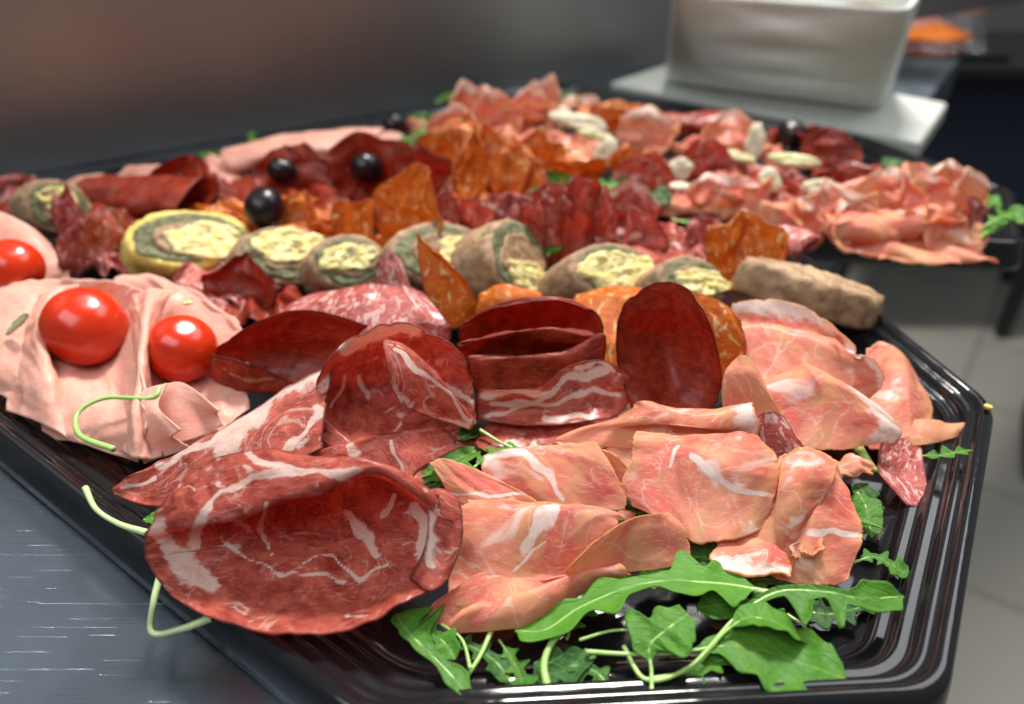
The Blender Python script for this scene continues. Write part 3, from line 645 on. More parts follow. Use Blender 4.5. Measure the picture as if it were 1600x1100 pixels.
hero('cooked_ham_slice', [
 [(225, 725, 0), (262, 712, 2), (300, 700, 4)],
 [(202, 660, 36), (235, 690, 22), (280, 690, 16)],
 [(222, 615, 62), (240, 650, 50), (270, 682, 30)],
 [(262, 600, 66), (248, 636, 56), (285, 672, 36)][:3]],
 'mortadella', 'curled strip of cooked ham below the right tomato', z0=.016, wr=.0003, n=44, m=44, rag=.01)
hero('cooked_ham_slice', [
 [(232, 690, 10), (290, 690, 10), (350, 665, 10)],
 [(240, 630, 44), (285, 640, 36), (340, 645, 26)],
 [(250, 602, 58), (290, 600, 58), (345, 640, 36)]],
 'mortadella', 'rounded orange tinged lip of cooked ham in front of the right tomato', z0=.016, wr=.0003, n=44, m=44, rag=.01)
hero('cooked_ham_slice', [
 [(70, 690, 0), (110, 690, 0), (150, 700, 2)],
 [(62, 650, 10), (110, 640, 16), (170, 660, 16)],
 [(40, 610, 22), (90, 600, 30), (150, 610, 34)]],
 'mortadella', 'torn lower scrap of cooked ham hanging over the left rim', z0=.010, wr=.0003, n=44, m=44, rag=.14)
hero('cooked_ham_slice', [
 [(-60, 460, 0), (0, 462, 4), (60, 455, 4), (110, 440, 4)],
 [(-60, 420, 24), (0, 420, 26), (50, 425, 24), (104, 415, 20)],
 [(-60, 360, 60), (0, 362, 62), (45, 375, 54), (90, 400, 30)],
 [(-60, 330, 76), (-5, 330, 78), (40, 350, 66), (80, 382, 40)]],
 'mortadella', 'cooked ham slice rising behind the tomato at the left edge', z0=.02, wr=.0003, n=60, rag=.01, fatedge=[('t', .15)])
hero('cooked_ham_slice', [
 [(200, 480, 0), (270, 500, 0), (350, 525, 0)],
 [(190, 455, 16), (270, 465, 22), (345, 490, 16)],
 [(180, 440, 22), (250, 440, 34), (320, 465, 26)],
 [(190, 434, 20), (245, 432, 32), (300, 452, 28)]],
 'mortadella', 'flat cooked ham edge behind the middle and right tomatoes', z0=.022, wr=.0003, n=50, rag=.02)
for (T, u, v, w_, h_, rot, mt, lab) in [(T_drape(.5, .3, 2), 900, 745, 150, 40, 0, 'prosciutto', 'lower layer of raw ham under the translucent tan slice'),
    (T_drape(.5, .3, 2.4), 1010, 690, 150, 40, 0, 'prosciutto', 'orange layer of raw ham below the wavy pork slice'), (T_drape(.5, .3, 2), 1010, 775, 90, 40, 20, 'prosciutto', 'red ham layer showing in the gap between the two tan slices'),
    (T_drape(.5, .3, 2), 600, 770, 110, 40, 0, 'coppa', 'lower layer of cured pork behind the bowl-shaped slice'), (T_drape(.5, .3, 2), 690, 700, 80, 40, 0, 'coppa', 'dark lower layer of cured pork by the dark rocket tip'),
    (T_drape(.4, .2, 2), 1290, 650, 110, 40, 0, 'prosciutto', 'lower layer of raw ham under the pink drapes at the right')]:
    put('raw_ham_slice' if mt == 'prosciutto' else 'cured_pork_slice', T, u, v, w_, h_, rot, mt, lab, z0=.010, rag=.06)
for (T, u, v, w_, h_, rot, mt, lab, kk) in [(T_leaf(.7, .3), 1040, 742, 48, 60, 10, 'prosciutto', 'red hollow ham petal under the rolled ridge', dict(fatedge=[('r', .3)])),
    (T_drape(.7, .3, 2), 1180, 872, 66, 26, -6, 'prosciutto', 'pale ham tail with a white edge above the short stalk', dict(fatedge=[('b', .6)])),
    (T_rose(1.1, .15, .3, .4, .1), 1262, 868, 30, 34, 20, 'prosciutto', 'little curled ham roll at the foot of the right end slice', {}),
    (T_drape(.9, .3, 2), 780, 800, 70, 44, 0, 'prosciutto', 'tan ham layer left of the white patch', {}),
    (T_leaf(.7, .3), 940, 760, 50, 46, 0, 'prosciutto', 'orange ham petal right of the translucent tan slice', {}),
    (T_drape(.9, .3, 2), 1330, 735, 34, 34, 0, 'prosciutto', 'small beige ham tab next to the green stub', {}),
    (T_leaf(.7, .3), 1215, 640, 40, 50, 0, 'prosciutto', 'coral ham petal between the upright beef and the pink drapes', {})]:
    put('raw_ham_slice', T, u, v, w_, h_, rot, mt, lab, z0=.016, rag=.07, cr=.16, ruf=.0006, disc=.5, n=50, m=50, **kk)
hero('cooked_ham_slice', [
 [(180, 700, 0), (212, 716, 10), (252, 715, 0)], [(182, 640, 6), (212, 645, 46), (252, 640, 10)],
 [(196, 570, 6), (220, 560, 70), (244, 560, 20)], [(200, 500, 30), (228, 488, 84), (256, 484, 50)], [(205, 462, 50), (236, 452, 74), (275, 455, 56)]],
 'mortadella', 'raised cooked ham fold running between the two right tomatoes', z0=.018, n=50, m=60, rag=.01)
hero('cooked_ham_slice', [
 [(8, 640, 0), (60, 660, 8), (120, 690, 0)], [(14, 585, 8), (66, 590, 44), (118, 612, 6)],
 [(22, 520, 18), (58, 515, 62), (84, 540, 22)], [(40, 465, 40), (80, 452, 66), (124, 444, 54)]],
 'mortadella', 'raised cooked ham fold left of the middle tomato', z0=.018, n=50, m=60, rag=.01)
for (u, v, w_, lab) in [(860, 676, 110, 'cured pork layer in shade directly below the wavy striped slice'), (640, 655, 90, 'cured pork layer behind the pointed flap')]:
    put('cured_pork_slice', T_drape(.5, .3, 2), u, v, w_, 30, 0, 'coppa', lab, z0=.014, rag=.06, cr=.12)
hero('raw_ham_slice', [
 [(712, 990, 0), (760, 985, 0), (840, 968, 0), (915, 925, 2), (985, 896, 4)],
 [(700, 975, 10), (760, 966, 12), (838, 946, 16), (905, 908, 22), (978, 890, 16)],
 [(720, 955, 18), (775, 945, 18), (840, 925, 24), (900, 895, 28), (970, 884, 20)],
 [(735, 950, 12), (790, 940, 10), (845, 925, 14), (895, 900, 18), (960, 888, 14)]],
 'prosciutto', 'tan lip of raw ham curling along the rocket, lowest of the heap', z0=.012, n=80, m=40, rag=.03, disc=.1)
hero('cured_pork_slice', [
 [(640, 905, 10), (672, 925, 10), (700, 900, 16)],
 [(664, 850, 40), (694, 862, 34), (722, 850, 40)],
 [(668, 790, 66), (690, 786, 70), (722, 800, 62)],
 [(660, 768, 72), (690, 764, 76), (712, 780, 70)]],
 'coppa', 'right hand lip of cured pork with a white streak, against the pink ham', z0=.022, n=50, m=60, rag=.02, strokes=[([(672, 775), (668, 820), (676, 880)], 9)])
# ---------------------------------------------------------------- tomatoes and olives
def ball(name, mat, c, r, label, cat, group, squash=(1, 1, .94), scar=None, stretch_rot=0):
    bm = bmesh.new(); bmesh.ops.create_uvsphere(bm, u_segments=48, v_segments=32, radius=r)
    for v in bm.verts:
        n = v.co.normalized(); v.co *= 1 + .025 * nz(n.x * 1.5 + r * 900, n.y * 1.5, n.z * 1.5)
        v.co = Vector((v.co.x * squash[0], v.co.y * squash[1], v.co.z * squash[2]))
        d = math.hypot(v.co.x, v.co.y) / r
        if v.co.z > 0: v.co.z -= r * .05 * math.exp(-(d / .3) ** 2)
    me = bpy.data.meshes.new(name); bm.to_mesh(me); bm.free()
    me.polygons.foreach_set('use_smooth', [True] * len(me.polygons)); me.materials.append(M[mat])
    root = link(bpy.data.objects.new(name, me)); root.location = c; root.rotation_euler = (.2, .3, stretch_rot)
    tag(root, label, cat, group)
    if scar:
        d = (Vector(scar)).normalized(); p = Vector(c) + d * r * 1.0
        bm = bmesh.new(); bmesh.ops.create_icosphere(bm, subdivisions=3, radius=.0016)
        for v in bm.verts: v.co = Vector((v.co.x * (1 + .3 * nz(v.co.x * 900, v.co.y * 900)), v.co.y, v.co.z * .25))
        bmesh.ops.transform(bm, matrix=Matrix.Translation(p) @ d.to_track_quat('Z', 'Y').to_matrix().to_4x4(), verts=bm.verts)
        me = bpy.data.meshes.new('stem_scar'); bm.to_mesh(me); bm.free(); me.materials.append(M['scar'])
        s = link(bpy.data.objects.new('stem_scar', me), root)
        bpy.context.view_layer.update(); s.matrix_parent_inverse = root.matrix_world.inverted()
    return root
def ballat(u, v, rpx, foot, z0, **kw):
    c = P(u, v, foot, z0); return c, rpx * mpp(c)
for u, v, rp, k, z0, lab, sc in [(132, 510, 63, 60, .016, 'round red cherry tomato in the pale ham, the middle one of three', None),
                                 (284, 545, 55, 52, .016, 'red cherry tomato with a pale stem scar, beside the dark dried beef', (-.72, -.62, .12)),
                                 (18, 420, 48, 48, .022, 'red cherry tomato cut off by the left edge of the photo', None)]:
    c, r = ballat(u, v, rp, k, z0)
    ball('cherry_tomato', 'tomato', c, r, lab, 'tomato', 'cherry tomatoes on the cooked ham', scar=sc)
for u, v, rp, k, z0, lab in [(413, 324, 32, 40, .03, 'black olive in front, above the grey rolled roulade slices'), (573, 262, 26, 46, .03, 'black olive resting in a dark dried beef slice, behind the front olive'),
                             (440, 266, 20, 34, .03, 'half hidden shiny olive left of the olive on dried beef'), (617, 196, 20, 20, .026, 'black olive at the far rim next to rocket leaves'),
                             (1236, 210, 24, 34, .026, 'black olive resting on dark beef in the rear tray'), (1268, 262, 15, 14, .026, 'small dark olive below the sticks of the rear tray')]:
    c, r = ballat(u, v, rp, k, z0)
    ball('black_olive', 'olive', c, r, lab, 'olive', 'black olives on the trays', squash=(1.1, .95, .95), stretch_rot=u)
# ---------------------------------------------------------------- egg roulade slices
def blob_ring(a, b, n, sd, bump, x0=0, y0=0, pinch=0):
    out = []
    for i in range(n):
        th = 2 * math.pi * i / n; w = 1 + bump * (nz(math.cos(th) * 1.5 + sd, math.sin(th) * 1.5) * 1.2 + .5 * nz(math.cos(th) * 5 + sd, math.sin(th) * 5))
        out.append((x0 + a * math.cos(th) * w, y0 + b * math.sin(th) * w))
    return out
def puck(name, mat, ring, z0, z1, B, o, parent, sd, rough=.0006, dome=.0):
    """rounded slab whose outline is ring, from z0 to z1 along the slice axis"""
    V = []; Fc = []; n = len(ring); cx = sum(p[0] for p in ring) / n; cy = sum(p[1] for p in ring) / n
    lay = []
    R_ = 5
    for q in range(R_ + 1): lay.append((.0 + q / R_ * .93, z0))
    e = (z1 - z0)
    for q in range(1, 10): th = q / 10; lay.append((.93 + .07 * math.sin(math.pi * th) ** .5, z0 + e * th))
    for q in range(R_ * 2, -1, -1): lay.append((q / R_ / 2 * .93, z1))
    for f, z in lay:
        for (x, y) in ring:
            X, Y = cx + (x - cx) * f, cy + (y - cy) * f
            d = rough * (nz(X * 260 + sd, Y * 260, z * 260) * 1.6 + nz(X * 700, Y * 700, z * 700 + sd))
            zz = z + d * (1 if z == z1 else 0) + (dome * (1 - f * f) if z == z1 else 0)
            fx = 1 + (d * 60 if .9 < f else 0)
            V.append(o + B @ Vector((cx + (X - cx) * fx, cy + (Y - cy) * fx, zz)))
    for j in range(len(lay) - 1):
        for i in range(n): Fc.append((j * n + i, j * n + (i + 1) % n, (j + 1) * n + (i + 1) % n, (j + 1) * n + i))
    ob = mesh_obj(name, V, Fc, M[mat]); return under(ob, parent)
def roulade(u, v, w, h, roll, el, az, thick, label, k=10, z0=.026, outer='rmeat', egg=(.55, .50, .1, -.1), grn=.80, sd=0):
    c = P(u, v, k, z0); s = mpp(c); a, b = w * s / 2 * 1.25, h * s / 2 * 1.35
    root = empty('egg_roulade_slice', c, label, 'roulade slice', 'egg roulade slices in a row')
    el -= 8; az += 24; thick *= 1.35
    ax_ = Vector((math.cos(R(el)) * math.sin(R(az)), -math.cos(R(el)) * math.cos(R(az)), math.sin(R(el))))
    right = Vector((math.cos(R(az)), math.sin(R(az)), 0)); up = ax_.cross(right)
    B = Matrix((right, up, ax_)).transposed() @ Matrix.Rotation(R(roll), 3, 'Z')
    T = thick * s
    puck('meat_wrap', outer, blob_ring(a, b, 60, sd, .05), -T, 0, B, c, root, sd, .0004)
    puck('spinach_layer', 'spinach', blob_ring(a * (grn + .04), b * (grn + .04), 56, sd + 3, .10), -T * .6, .0009, B, c, root, sd + 1, .0006)
    puck('meat_layer', 'rmeat', blob_ring(a * grn * .82, b * grn * .72, 50, sd + 5, .16, a * .05), -T * .6, .0016, B, c, root, sd + 2, .0005)
    puck('egg_filling', 'egg', blob_ring(a * egg[0] * 1.25, b * egg[1] * 1.3, 50, sd + 7, .22, a * egg[2], b * egg[3]), -T * .6, .0026, B, c, root, sd + 4, .0010)
roulade(296, 372, 160, 80, -14, 58, 15, 80, 'yellow skinned egg roulade slice, leftmost complete one of the row', outer='egg_skin', egg=(.52, .45, .25, -.15), sd=1, k=26)
roulade(448, 398, 132, 78, -18, 52, 20, 70, 'brown roulade slice with a bright egg wedge, right of the yellow skinned one', egg=(.62, .42, .1, .25), sd=2, k=26)
roulade(545, 408, 108, 70, -10, 50, 15, 60, 'small brown roulade slice behind the pale pointed salami', egg=(.55, .40, .0, .1), sd=3, k=22)
roulade(688, 394, 140, 84, -12, 55, 12, 60, 'roulade slice with crumbly egg behind the orange salami cone', egg=(.50, .55, .45, -.2), sd=4, k=24)
roulade(812, 405, 110, 105, -40, 40, 35, 66, 'roulade slice with a wide mossy spinach face, in the middle of the row', egg=(.60, .28, .25, -.35), grn=.88, sd=5, k=36)
roulade(962, 424, 150, 78, -20, 52, 22, 74, 'roulade slice with an oval egg core ringed in green, left of the upright beef', egg=(.66, .55, .05, .0), sd=6, k=30)
roulade(1085, 438, 120, 66, -24, 54, 20, 60, 'roulade slice with long egg wedge right behind the upright beef slice', egg=(.62, .40, .15, -.1), sd=8, k=24)
roulade(92, 322, 70, 80, 60, 30, 30, 46, 'small roulade slice at the left end, half hidden by mottled salami', egg=(.4, .4, .2, 0), sd=9, k=30)
# the last slice lies on its face: a brown crust with a crack
c = P(1262, 462, 10, .022); root = empty('egg_roulade_slice', c, 'brown roulade end piece with a cracked crust, by the tray rim', 'roulade slice', 'egg roulade slices in a row')
s = mpp(c); B = Matrix.Rotation(R(-12), 3, 'Z') @ Matrix.Rotation(R(12), 3, 'Y') @ Matrix.Rotation(R(-14), 3, 'X')
o_ = puck('meat_wrap', 'rmeat', blob_ring(112 * s, 52 * s, 70, 11, .13), -22 * s, 30 * s, B, c, root, 3, .0006, dome=12 * s)
puck('egg_filling', 'egg_skin', blob_ring(92 * s, 30 * s, 60, 12, .10, 30 * s, 26 * s), -6 * s, 14 * s, B, c + Vector((.001, .004, .001)), root, 5, .0008)
# ---------------------------------------------------------------- slices of the middle and the rear
GM = {'b': ('dried_beef_slice', 'bresaola'), 's': ('spicy_salami_slice', 'spianata'), 'p': ('raw_ham_slice', 'prosciutto'),
      'm': ('cooked_ham_slice', 'mortadella'), 'c': ('cured_pork_slice', 'coppa'), 'l': ('salami_slice', 'salami')}
taco, arch, pleat, rose = T_taco, T_arch, T_pleat, T_rose
def drape(h, f, n=2.2): return T_drape(h * 1.15, f * 1.5, n * 1.7, rnd.uniform(0, 6))
def cup(curl, lean):
    g_, p_ = T_cup(curl, lean), rnd.uniform(0, 6)
    def f(s, t): x, y, z = g_(s, t); w = (t + 1) / 2; return (x * (.65 + .35 * w), y + .26 * math.sin(6.5 * s + p_) * w, z * (1 - .12 * s * s) + .10 * math.sin(5 * s + p_) * w)
    return f
GRP = 'folded slices in the blurred rows'
MID = [
 # middle of the front tray: code, template, foot u, v, half width, height, rot, label
 ('l', drape(.6, .3, 2), 62, 352, 60, 44, 20, 'mottled slice at the left edge above the cooked ham', .022),
 ('l', taco(.4, .1), 165, 405, 62, 92, 65, 'tall glossy pink salami fold left of the yellow skinned roulade', .02),
 ('l', cup(.5, .2), 128, 398, 36, 100, -30, 'dark leaf of salami standing beside the tall glossy fold', .02),
 ('l', drape(.5, .3, 2.4), 205, 412, 44, 38, 10, 'low pink salami end in front of the yellow skinned roulade', .02),
 ('l', drape(.55, .35, 2.2), 345, 448, 92, 54, -6, 'crumpled pink salami slice below the brown roulade slices', .02),
 ('b', T_leaf(.6, .3, .9), 385, 472, 50, 66, -10, 'red pointed slice standing in the crumpled salami', .02),
 ('b', drape(.5, .3, 3), 440, 480, 84, 44, -14, 'red slice spreading toward the mottled pink slice', .02),
 ('l', drape(.5, .3, 2), 330, 478, 54, 40, 10, 'rosy slice edge behind the right tomato', .02),
 # far left row
 ('m', drape(.7, .2, 1.2), 140, 306, 92, 40, 12, 'cooked ham fold at the far rim, leftmost of the back row', .024),
 ('m', drape(.8, .2, 1.2), 270, 288, 82, 56, 14, 'cooked ham fold at the far rim, second from the left', .024),
 ('m', drape(.7, .3, 2), 372, 262, 56, 44, 20, 'small cooked ham hump between the folds of the back row', .026),
 ('m', arch(.6, .2), 480, 256, 100, 60, 16, 'long smooth cooked ham fold behind the dark beef slices', .026),
 ('p', drape(.6, .3, 2), 205, 300, 34, 34, 0, 'peach coloured ham bit in the gap of the back row', .024),
 ('l', pleat(2, .4), 30, 320, 46, 40, 10, 'dark mottled salami edge at the far left corner', .024),
 ('b', arch(.6, .3), 110, 330, 80, 34, 6, 'dark dried beef roll at the far left of the second row', .024),
 ('b', arch(.7, .3), 240, 326, 80, 58, -6, 'dark hollow dried beef roll in the second row', .024),
 ('b', drape(.5, .35, 3), 190, 345, 84, 40, -4, 'wrinkled dark beef slice above the yellow skinned roulade', .024),
 ('b', drape(.6, .3, 2), 330, 300, 70, 44, 4, 'glossy dark beef slice left of the front olive', .026),
 ('s', drape(.5, .3, 2.4), 330, 345, 62, 48, 0, 'orange salami slice left of the front olive', .024),
 ('s', rose(1.0, .2, .3, .5, .1), 412, 352, 74, 46, 20, 'orange salami rosette holding the front olive', .024),
 ('s', rose(1.2, .1, .3, .4, .14), 510, 372, 58, 62, 60, 'orange salami rosette right of the front olive', .024),
 ('s', cup(.5, .2), 560, 385, 36, 60, -20, 'orange salami fold at the foot of the tall orange leaf', .024),
 ('b', drape(.6, .3, 2), 430, 304, 70, 34, 10, 'dark red slice under the half hidden olive', .026),
 ('b', drape(.6, .35, 2.4), 505, 318, 84, 40, 0, 'dark red slice spreading below the rear olive', .026),
 ('b', cup(.8, .3), 585, 306, 66, 84, -8, 'large dark dried beef slice curved behind the rear olive', .028),
 ('b', drape(.5, .3, 2.4), 590, 338, 64, 40, -10, 'dark purple slice between the rear olive and the orange leaf', .026),
 ('s', T_leaf(.7, .25), 648, 382, 54, 108, -30, 'bright orange leaf-shaped salami slice standing in the middle row', .026),
 ('s', drape(.5, .3, 2), 620, 392, 50, 44, 0, 'orange salami slice lying under the bright standing one', .024),
 ('b', cup(.6, .2), 660, 320, 46, 86, -20, 'dark dried beef slice left of the tall orange pair', .028),
 ('s', T_leaf(1.0, .45), 712, 300, 56, 102, -25, 'tall brown orange salami slice with a pale glint, rear of the front tray', .028),
 ('s', T_leaf(.9, .45), 765, 305, 48, 92, 15, 'second tall orange salami slice, right of the glinting one', .028),
 ('s', drape(.5, .3, 2), 740, 320, 70, 40, 0, 'flat orange salami slice at the foot of the tall pair', .026),
 ('c', taco(.45, .1), 745, 380, 56, 92, -55, 'striped pork fold with a pale rim behind the roulade row', .024),
 ('l', cup(.6, .2), 695, 372, 30, 74, -20, 'pale pink slice edge beside the bright orange leaf', .024),
 ('l', cup(.7, .2), 790, 372, 40, 66, 20, 'rosy slice right of the striped pork fold', .024),
 ('l', drape(.6, .35, 2.4), 800, 338, 62, 44, 0, 'pinkish slices below the rocket tuft', .026),
 ('c', pleat(3, .35, .55), 885, 404, 58, 116, 4, 'pleated fan of dark striped pork behind the middle roulades', .024),
 ('c', pleat(2, .4, .4, 1), 850, 412, 34, 100, 20, 'pale pleat at the left side of the pork fan', .024),
 ('c', cup(.9, .2), 975, 358, 52, 58, -10, 'dark red curved slice behind the white fat curl', .026),
 ('l', rose(1.2, .1, .35, .4, .12), 968, 396, 38, 62, 30, 'rolled slice with a white fat curl, right of the pork fan', .024),
 ('c', drape(.6, .3, 2.2), 1040, 378, 56, 46, -10, 'pale edged pork slice beside the bright green leaf', .024),
 ('c', drape(.4, .25, 1.5), 1010, 416, 84, 40, -20, 'long red slice lying over the roulade with green ring', .028),
 ('l', drape(.5, .3, 2), 1075, 400, 56, 40, -20, 'grey pink slice end next to the speckled orange salami', .024),
 ('s', cup(.7, .35), 1155, 432, 64, 84, 0, 'round speckled orange salami slice near the tray junction', .026),
 ('l', arch(.6), 1212, 408, 50, 52, -30, 'violet pink salami roll right of the speckled orange slice', .024),
 ('s', drape(.5, .2, 2), 1130, 440, 50, 30, 10, 'orange salami edge under the round speckled slice', .024),
 ('l', cup(.6, .25), 1095, 392, 30, 46, 10, 'small rosy salami slice left of the round speckled slice', .024),
 # rear tray
 ('p', drape(.8, .35, 2), 705, 210, 62, 46, 0, 'pale ham fold at the left end of the rear tray', .026),
 ('p', cup(.8, .2), 738, 202, 36, 58, 20, 'pointed pale ham fold in the rear tray, second from its left end', .028),
 ('p', rose(1.2, .15, .3, .4, .14), 812, 205, 56, 68, 0, 'pink ham rosette at the top of the rear tray', .03),
 ('p', cup(.8, .2), 850, 190, 30, 54, -20, 'peach ham tip standing beside the pink rosette', .03),
 ('p', drape(.7, .35, 2.4), 780, 232, 74, 46, 0, 'pink ham spread below the rosette', .028),
 ('p', drape(.6, .35, 2), 868, 232, 62, 44, 0, 'pale ham with white fat right of the rosette', .028),
 ('s', rose(1.0, .3, .25, .3, .1), 952, 202, 48, 56, 0, 'rust orange salami roll at the top of the rear tray', .03),
 ('p', cup(.7, .3), 906, 190, 32, 34, 0, 'ham tip left of the rust orange roll', .03),
 ('s', rose(1.1, .2, .3, .4, .12), 900, 284, 62, 66, 20, 'large glossy orange salami roll in the middle of the rear tray', .03),
 ('s', cup(.7, .3), 842, 282, 40, 66, -20, 'brown orange slice left of the large glossy roll', .03),
 ('p', drape(.5, .3, 2.4), 806, 272, 50, 44, 10, 'tan ham strip between the two orange groups', .028),
 ('s', cup(.7, .3), 985, 284, 36, 46, 10, 'small orange salami slice by the white shaving', .03),
 ('p', cup(.8, .4), 1008, 234, 48, 46, -20, 'beige ham fold behind the small orange slice', .03),
 ('p', drape(.6, .3, 2), 940, 258, 48, 40, -10, 'pink ham behind the large glossy roll', .03),
 ('b', arch(.6, .2), 1088, 208, 58, 46, -6, 'dark beef roll at the back of the rear tray', .03),
 ('b', arch(.5, .2), 1040, 208, 44, 36, 6, 'purple red beef roll left of the dark one at the back', .03),
 ('p', drape(.7, .3, 2.2), 1110, 236, 50, 42, 0, 'pink ham below the dark beef roll', .03),
 ('p', drape(.6, .3, 2), 1172, 236, 50, 46, -20, 'whitish ham piece left of the beef with an olive', .03),
 ('b', rose(1.0, .3, .25, .4, .08), 1258, 238, 52, 54, 0, 'round dark beef rosette with an olive in the rear tray', .028),
 ('l', rose(1.1, .15, .35, .4, .12), 1062, 286, 48, 56, 0, 'rolled salami ring around a cheese shaving', .028),
 ('c', drape(.6, .35, 2.4), 1128, 282, 60, 50, -20, 'striped pork slice between the cheese shavings', .028),
 ('c', arch(.5, .2), 1158, 300, 56, 40, -35, 'red and white rolled slice slanting to the right', .028),
 ('b', drape(.6, .3, 2.4), 1228, 300, 62, 42, -10, 'dark beef slice under the cheese shavings on the right', .028),
 ('b', rose(1.0, .2, .3, .4, .1), 1322, 290, 48, 44, 0, 'dark red beef roll near the right rim of the rear tray', .026),
 ('l', drape(.6, .3, 2), 1200, 276, 46, 36, 0, 'small mauve slice below the pale sticks', .028),
 ('p', pleat(3, .3, .3), 1140, 340, 64, 52, 0, 'pleated coral ham fold above the green leaf', .024),
 ('p', arch(.6, .3), 1062, 332, 54, 32, -4, 'peach ham tail left of the pleated coral fold', .024),
 ('l', drape(.7, .3, 2), 1080, 312, 62, 40, 0, 'speckled pink slice in the middle of the rear tray', .026),
 ('p', drape(.8, .25, 1.6), 1222, 372, 62, 74, -10, 'bright pink ham fold in the front of the rear tray', .022),
 ('p', cup(.8, .4), 1300, 382, 62, 66, 10, 'ham slice with a broad cream fat edge in the rear tray', .022),
 ('p', arch(.6, .2), 1360, 392, 70, 60, 6, 'orange ham roll at the front of the rear tray', .02),
 ('p', drape(.9, .35, 2.4), 1400, 340, 76, 52, 0, 'upper salmon ham heap at the right of the rear tray', .024),
 ('p', rose(1.2, .15, .3, .4, .14), 1440, 388, 58, 72, 0, 'salmon ham rosette at the right of the rear tray', .02),
 ('p', cup(.8, .2), 1492, 378, 38, 88, 30, 'ham slice standing at the right end of the rear heap', .02),
 ('l', cup(.8, .2), 1510, 388, 26, 50, 40, 'translucent ham curl at the very right end of the rear heap', .02),
 ('p', drape(.5, .3, 2), 1420, 402, 96, 30, 0, 'orange ham slice lying along the front rim of the rear tray', .018),
 ('p', drape(.7, .3, 2), 1310, 336, 56, 40, 0, 'red ham fold under the long white strip', .024),
]
MID += [
 ('b', drape(.8, .3, 2), 700, 350, 60, 46, 0, 'dark beef slice in the gap left of the striped pork fold', .024),
 ('b', T_leaf(.6, .3), 465, 300, 50, 66, 20, 'upright dark beef slice between the two rear olives', .028),
 ('b', T_leaf(.6, .3), 300, 318, 56, 56, -20, 'upright dark beef slice rising behind the left orange slice', .026),
 ('m', drape(.9, .3, 2), 560, 232, 60, 44, 10, 'cooked ham end at the far rim behind the large dark slice', .026),
 ('p', drape(.9, .3, 2), 60, 312, 60, 34, 0, 'peach ham edge at the far left behind the mottled salami', .022),
 ('p', T_leaf(.7, .2), 772, 214, 34, 60, 10, 'pink ham petal left of the ham rosette', .03),
 ('p', T_leaf(.7, .2), 830, 208, 34, 64, -10, 'pale ham petal on the right side of the ham rosette', .03),
 ('p', T_leaf(.7, .2), 715, 225, 34, 50, -10, 'whitish ham petal behind the tall pair of orange slices', .028),
 ('s', T_leaf(.9, .45), 805, 300, 36, 70, 10, 'narrow orange slice right of the tall pair', .03),
 ('s', drape(.8, .3, 2), 870, 306, 60, 40, 0, 'orange slice under the large glossy roll', .026),
 ('c', T_leaf(.7, .2), 1012, 300, 40, 50, -20, 'streaked pork petal between the shaving and the salami ring', .03),
 ('c', T_leaf(.7, .2), 1095, 280, 36, 52, 20, 'streaked pork petal right of the salami ring', .03),
 ('p', T_leaf(.9, .45), 1140, 240, 44, 46, 0, 'white rimmed ham petal above the pale artichoke slice', .03),
 ('l', drape(.8, .3, 2), 1180, 318, 60, 40, 0, 'pale salami slice below the wedge shaped shaving', .026),
 ('b', T_leaf(.9, .45), 1290, 262, 40, 46, 0, 'dark beef petal right of the beef rosette', .028),
 ('p', T_leaf(1.0, .45), 1380, 360, 44, 64, -20, 'coral ham petal in the middle of the right heap', .022),
 ('p', T_leaf(1.0, .45), 1425, 352, 44, 60, 20, 'light ham petal at the top of the right heap', .022),
 ('p', T_leaf(1.0, .45), 1468, 350, 40, 60, -10, 'rosy ham petal near the right end of the heap', .022),
 ('p', T_leaf(1.0, .45), 1335, 400, 50, 50, 20, 'orange ham petal low at the front of the right heap', .018),
 ('p', T_leaf(1.0, .45), 1480, 404, 40, 44, 0, 'low salmon ham petal at the front right corner of the heap', .018),
 ('p', drape(.8, .3, 2), 1270, 350, 50, 44, 0, 'pink ham slice behind the bright pink fold', .022),
 ('c', T_leaf(.9, .45), 925, 390, 30, 88, -14, 'dark pork petal at the right side of the pleated fan', .024),
 ('c', T_leaf(.9, .45), 1000, 400, 34, 56, 30, 'striped pork petal behind the long red slice', .024),
 ('l', T_leaf(.9, .45), 830, 372, 34, 54, 10, 'rosy petal left of the pleated pork fan', .024),
 ('b', drape(.8, .3, 2), 190, 318, 60, 40, 0, 'dark glossy slice between the two dark rolls on the left', .026),
 ('s', T_leaf(.9, .45), 470, 368, 34, 56, -20, 'orange petal between the front olive and the right rosette', .024),
 ('s', T_leaf(.9, .45), 370, 366, 40, 40, 30, 'orange petal left below the front olive', .024),
 ('s', drape(.8, .3, 2), 690, 345, 40, 40, 0, 'yellow orange slice edge right of the bright standing leaf', .026),
]
for i, (c_, T, u, v, w_, h_, rot, lab, z0) in enumerate(MID):
    nm, mt = GM[c_]
    fe = [('t', .5)] if c_ == 'p' and i % 3 != 1 or 'cream' in lab or 'whitish' in lab or 'white fat' in lab or 'pale rim' in lab else None
    if u > 1190 and v > 325: v -= 20
    put(nm, T, u, v + 4, w_ * 1.15, h_ * (.98 if h_ > 60 else 1.1), rot, mt, lab, 'sliced meat', z0=z0, rag=.03 if c_ in 'sb' else .07, n=44, m=44, fatedge=fe, thick=.0007, cr={'m': .16, 's': .20, 'b': .20}.get(c_, .26), ruf=.0006, disc=.55)
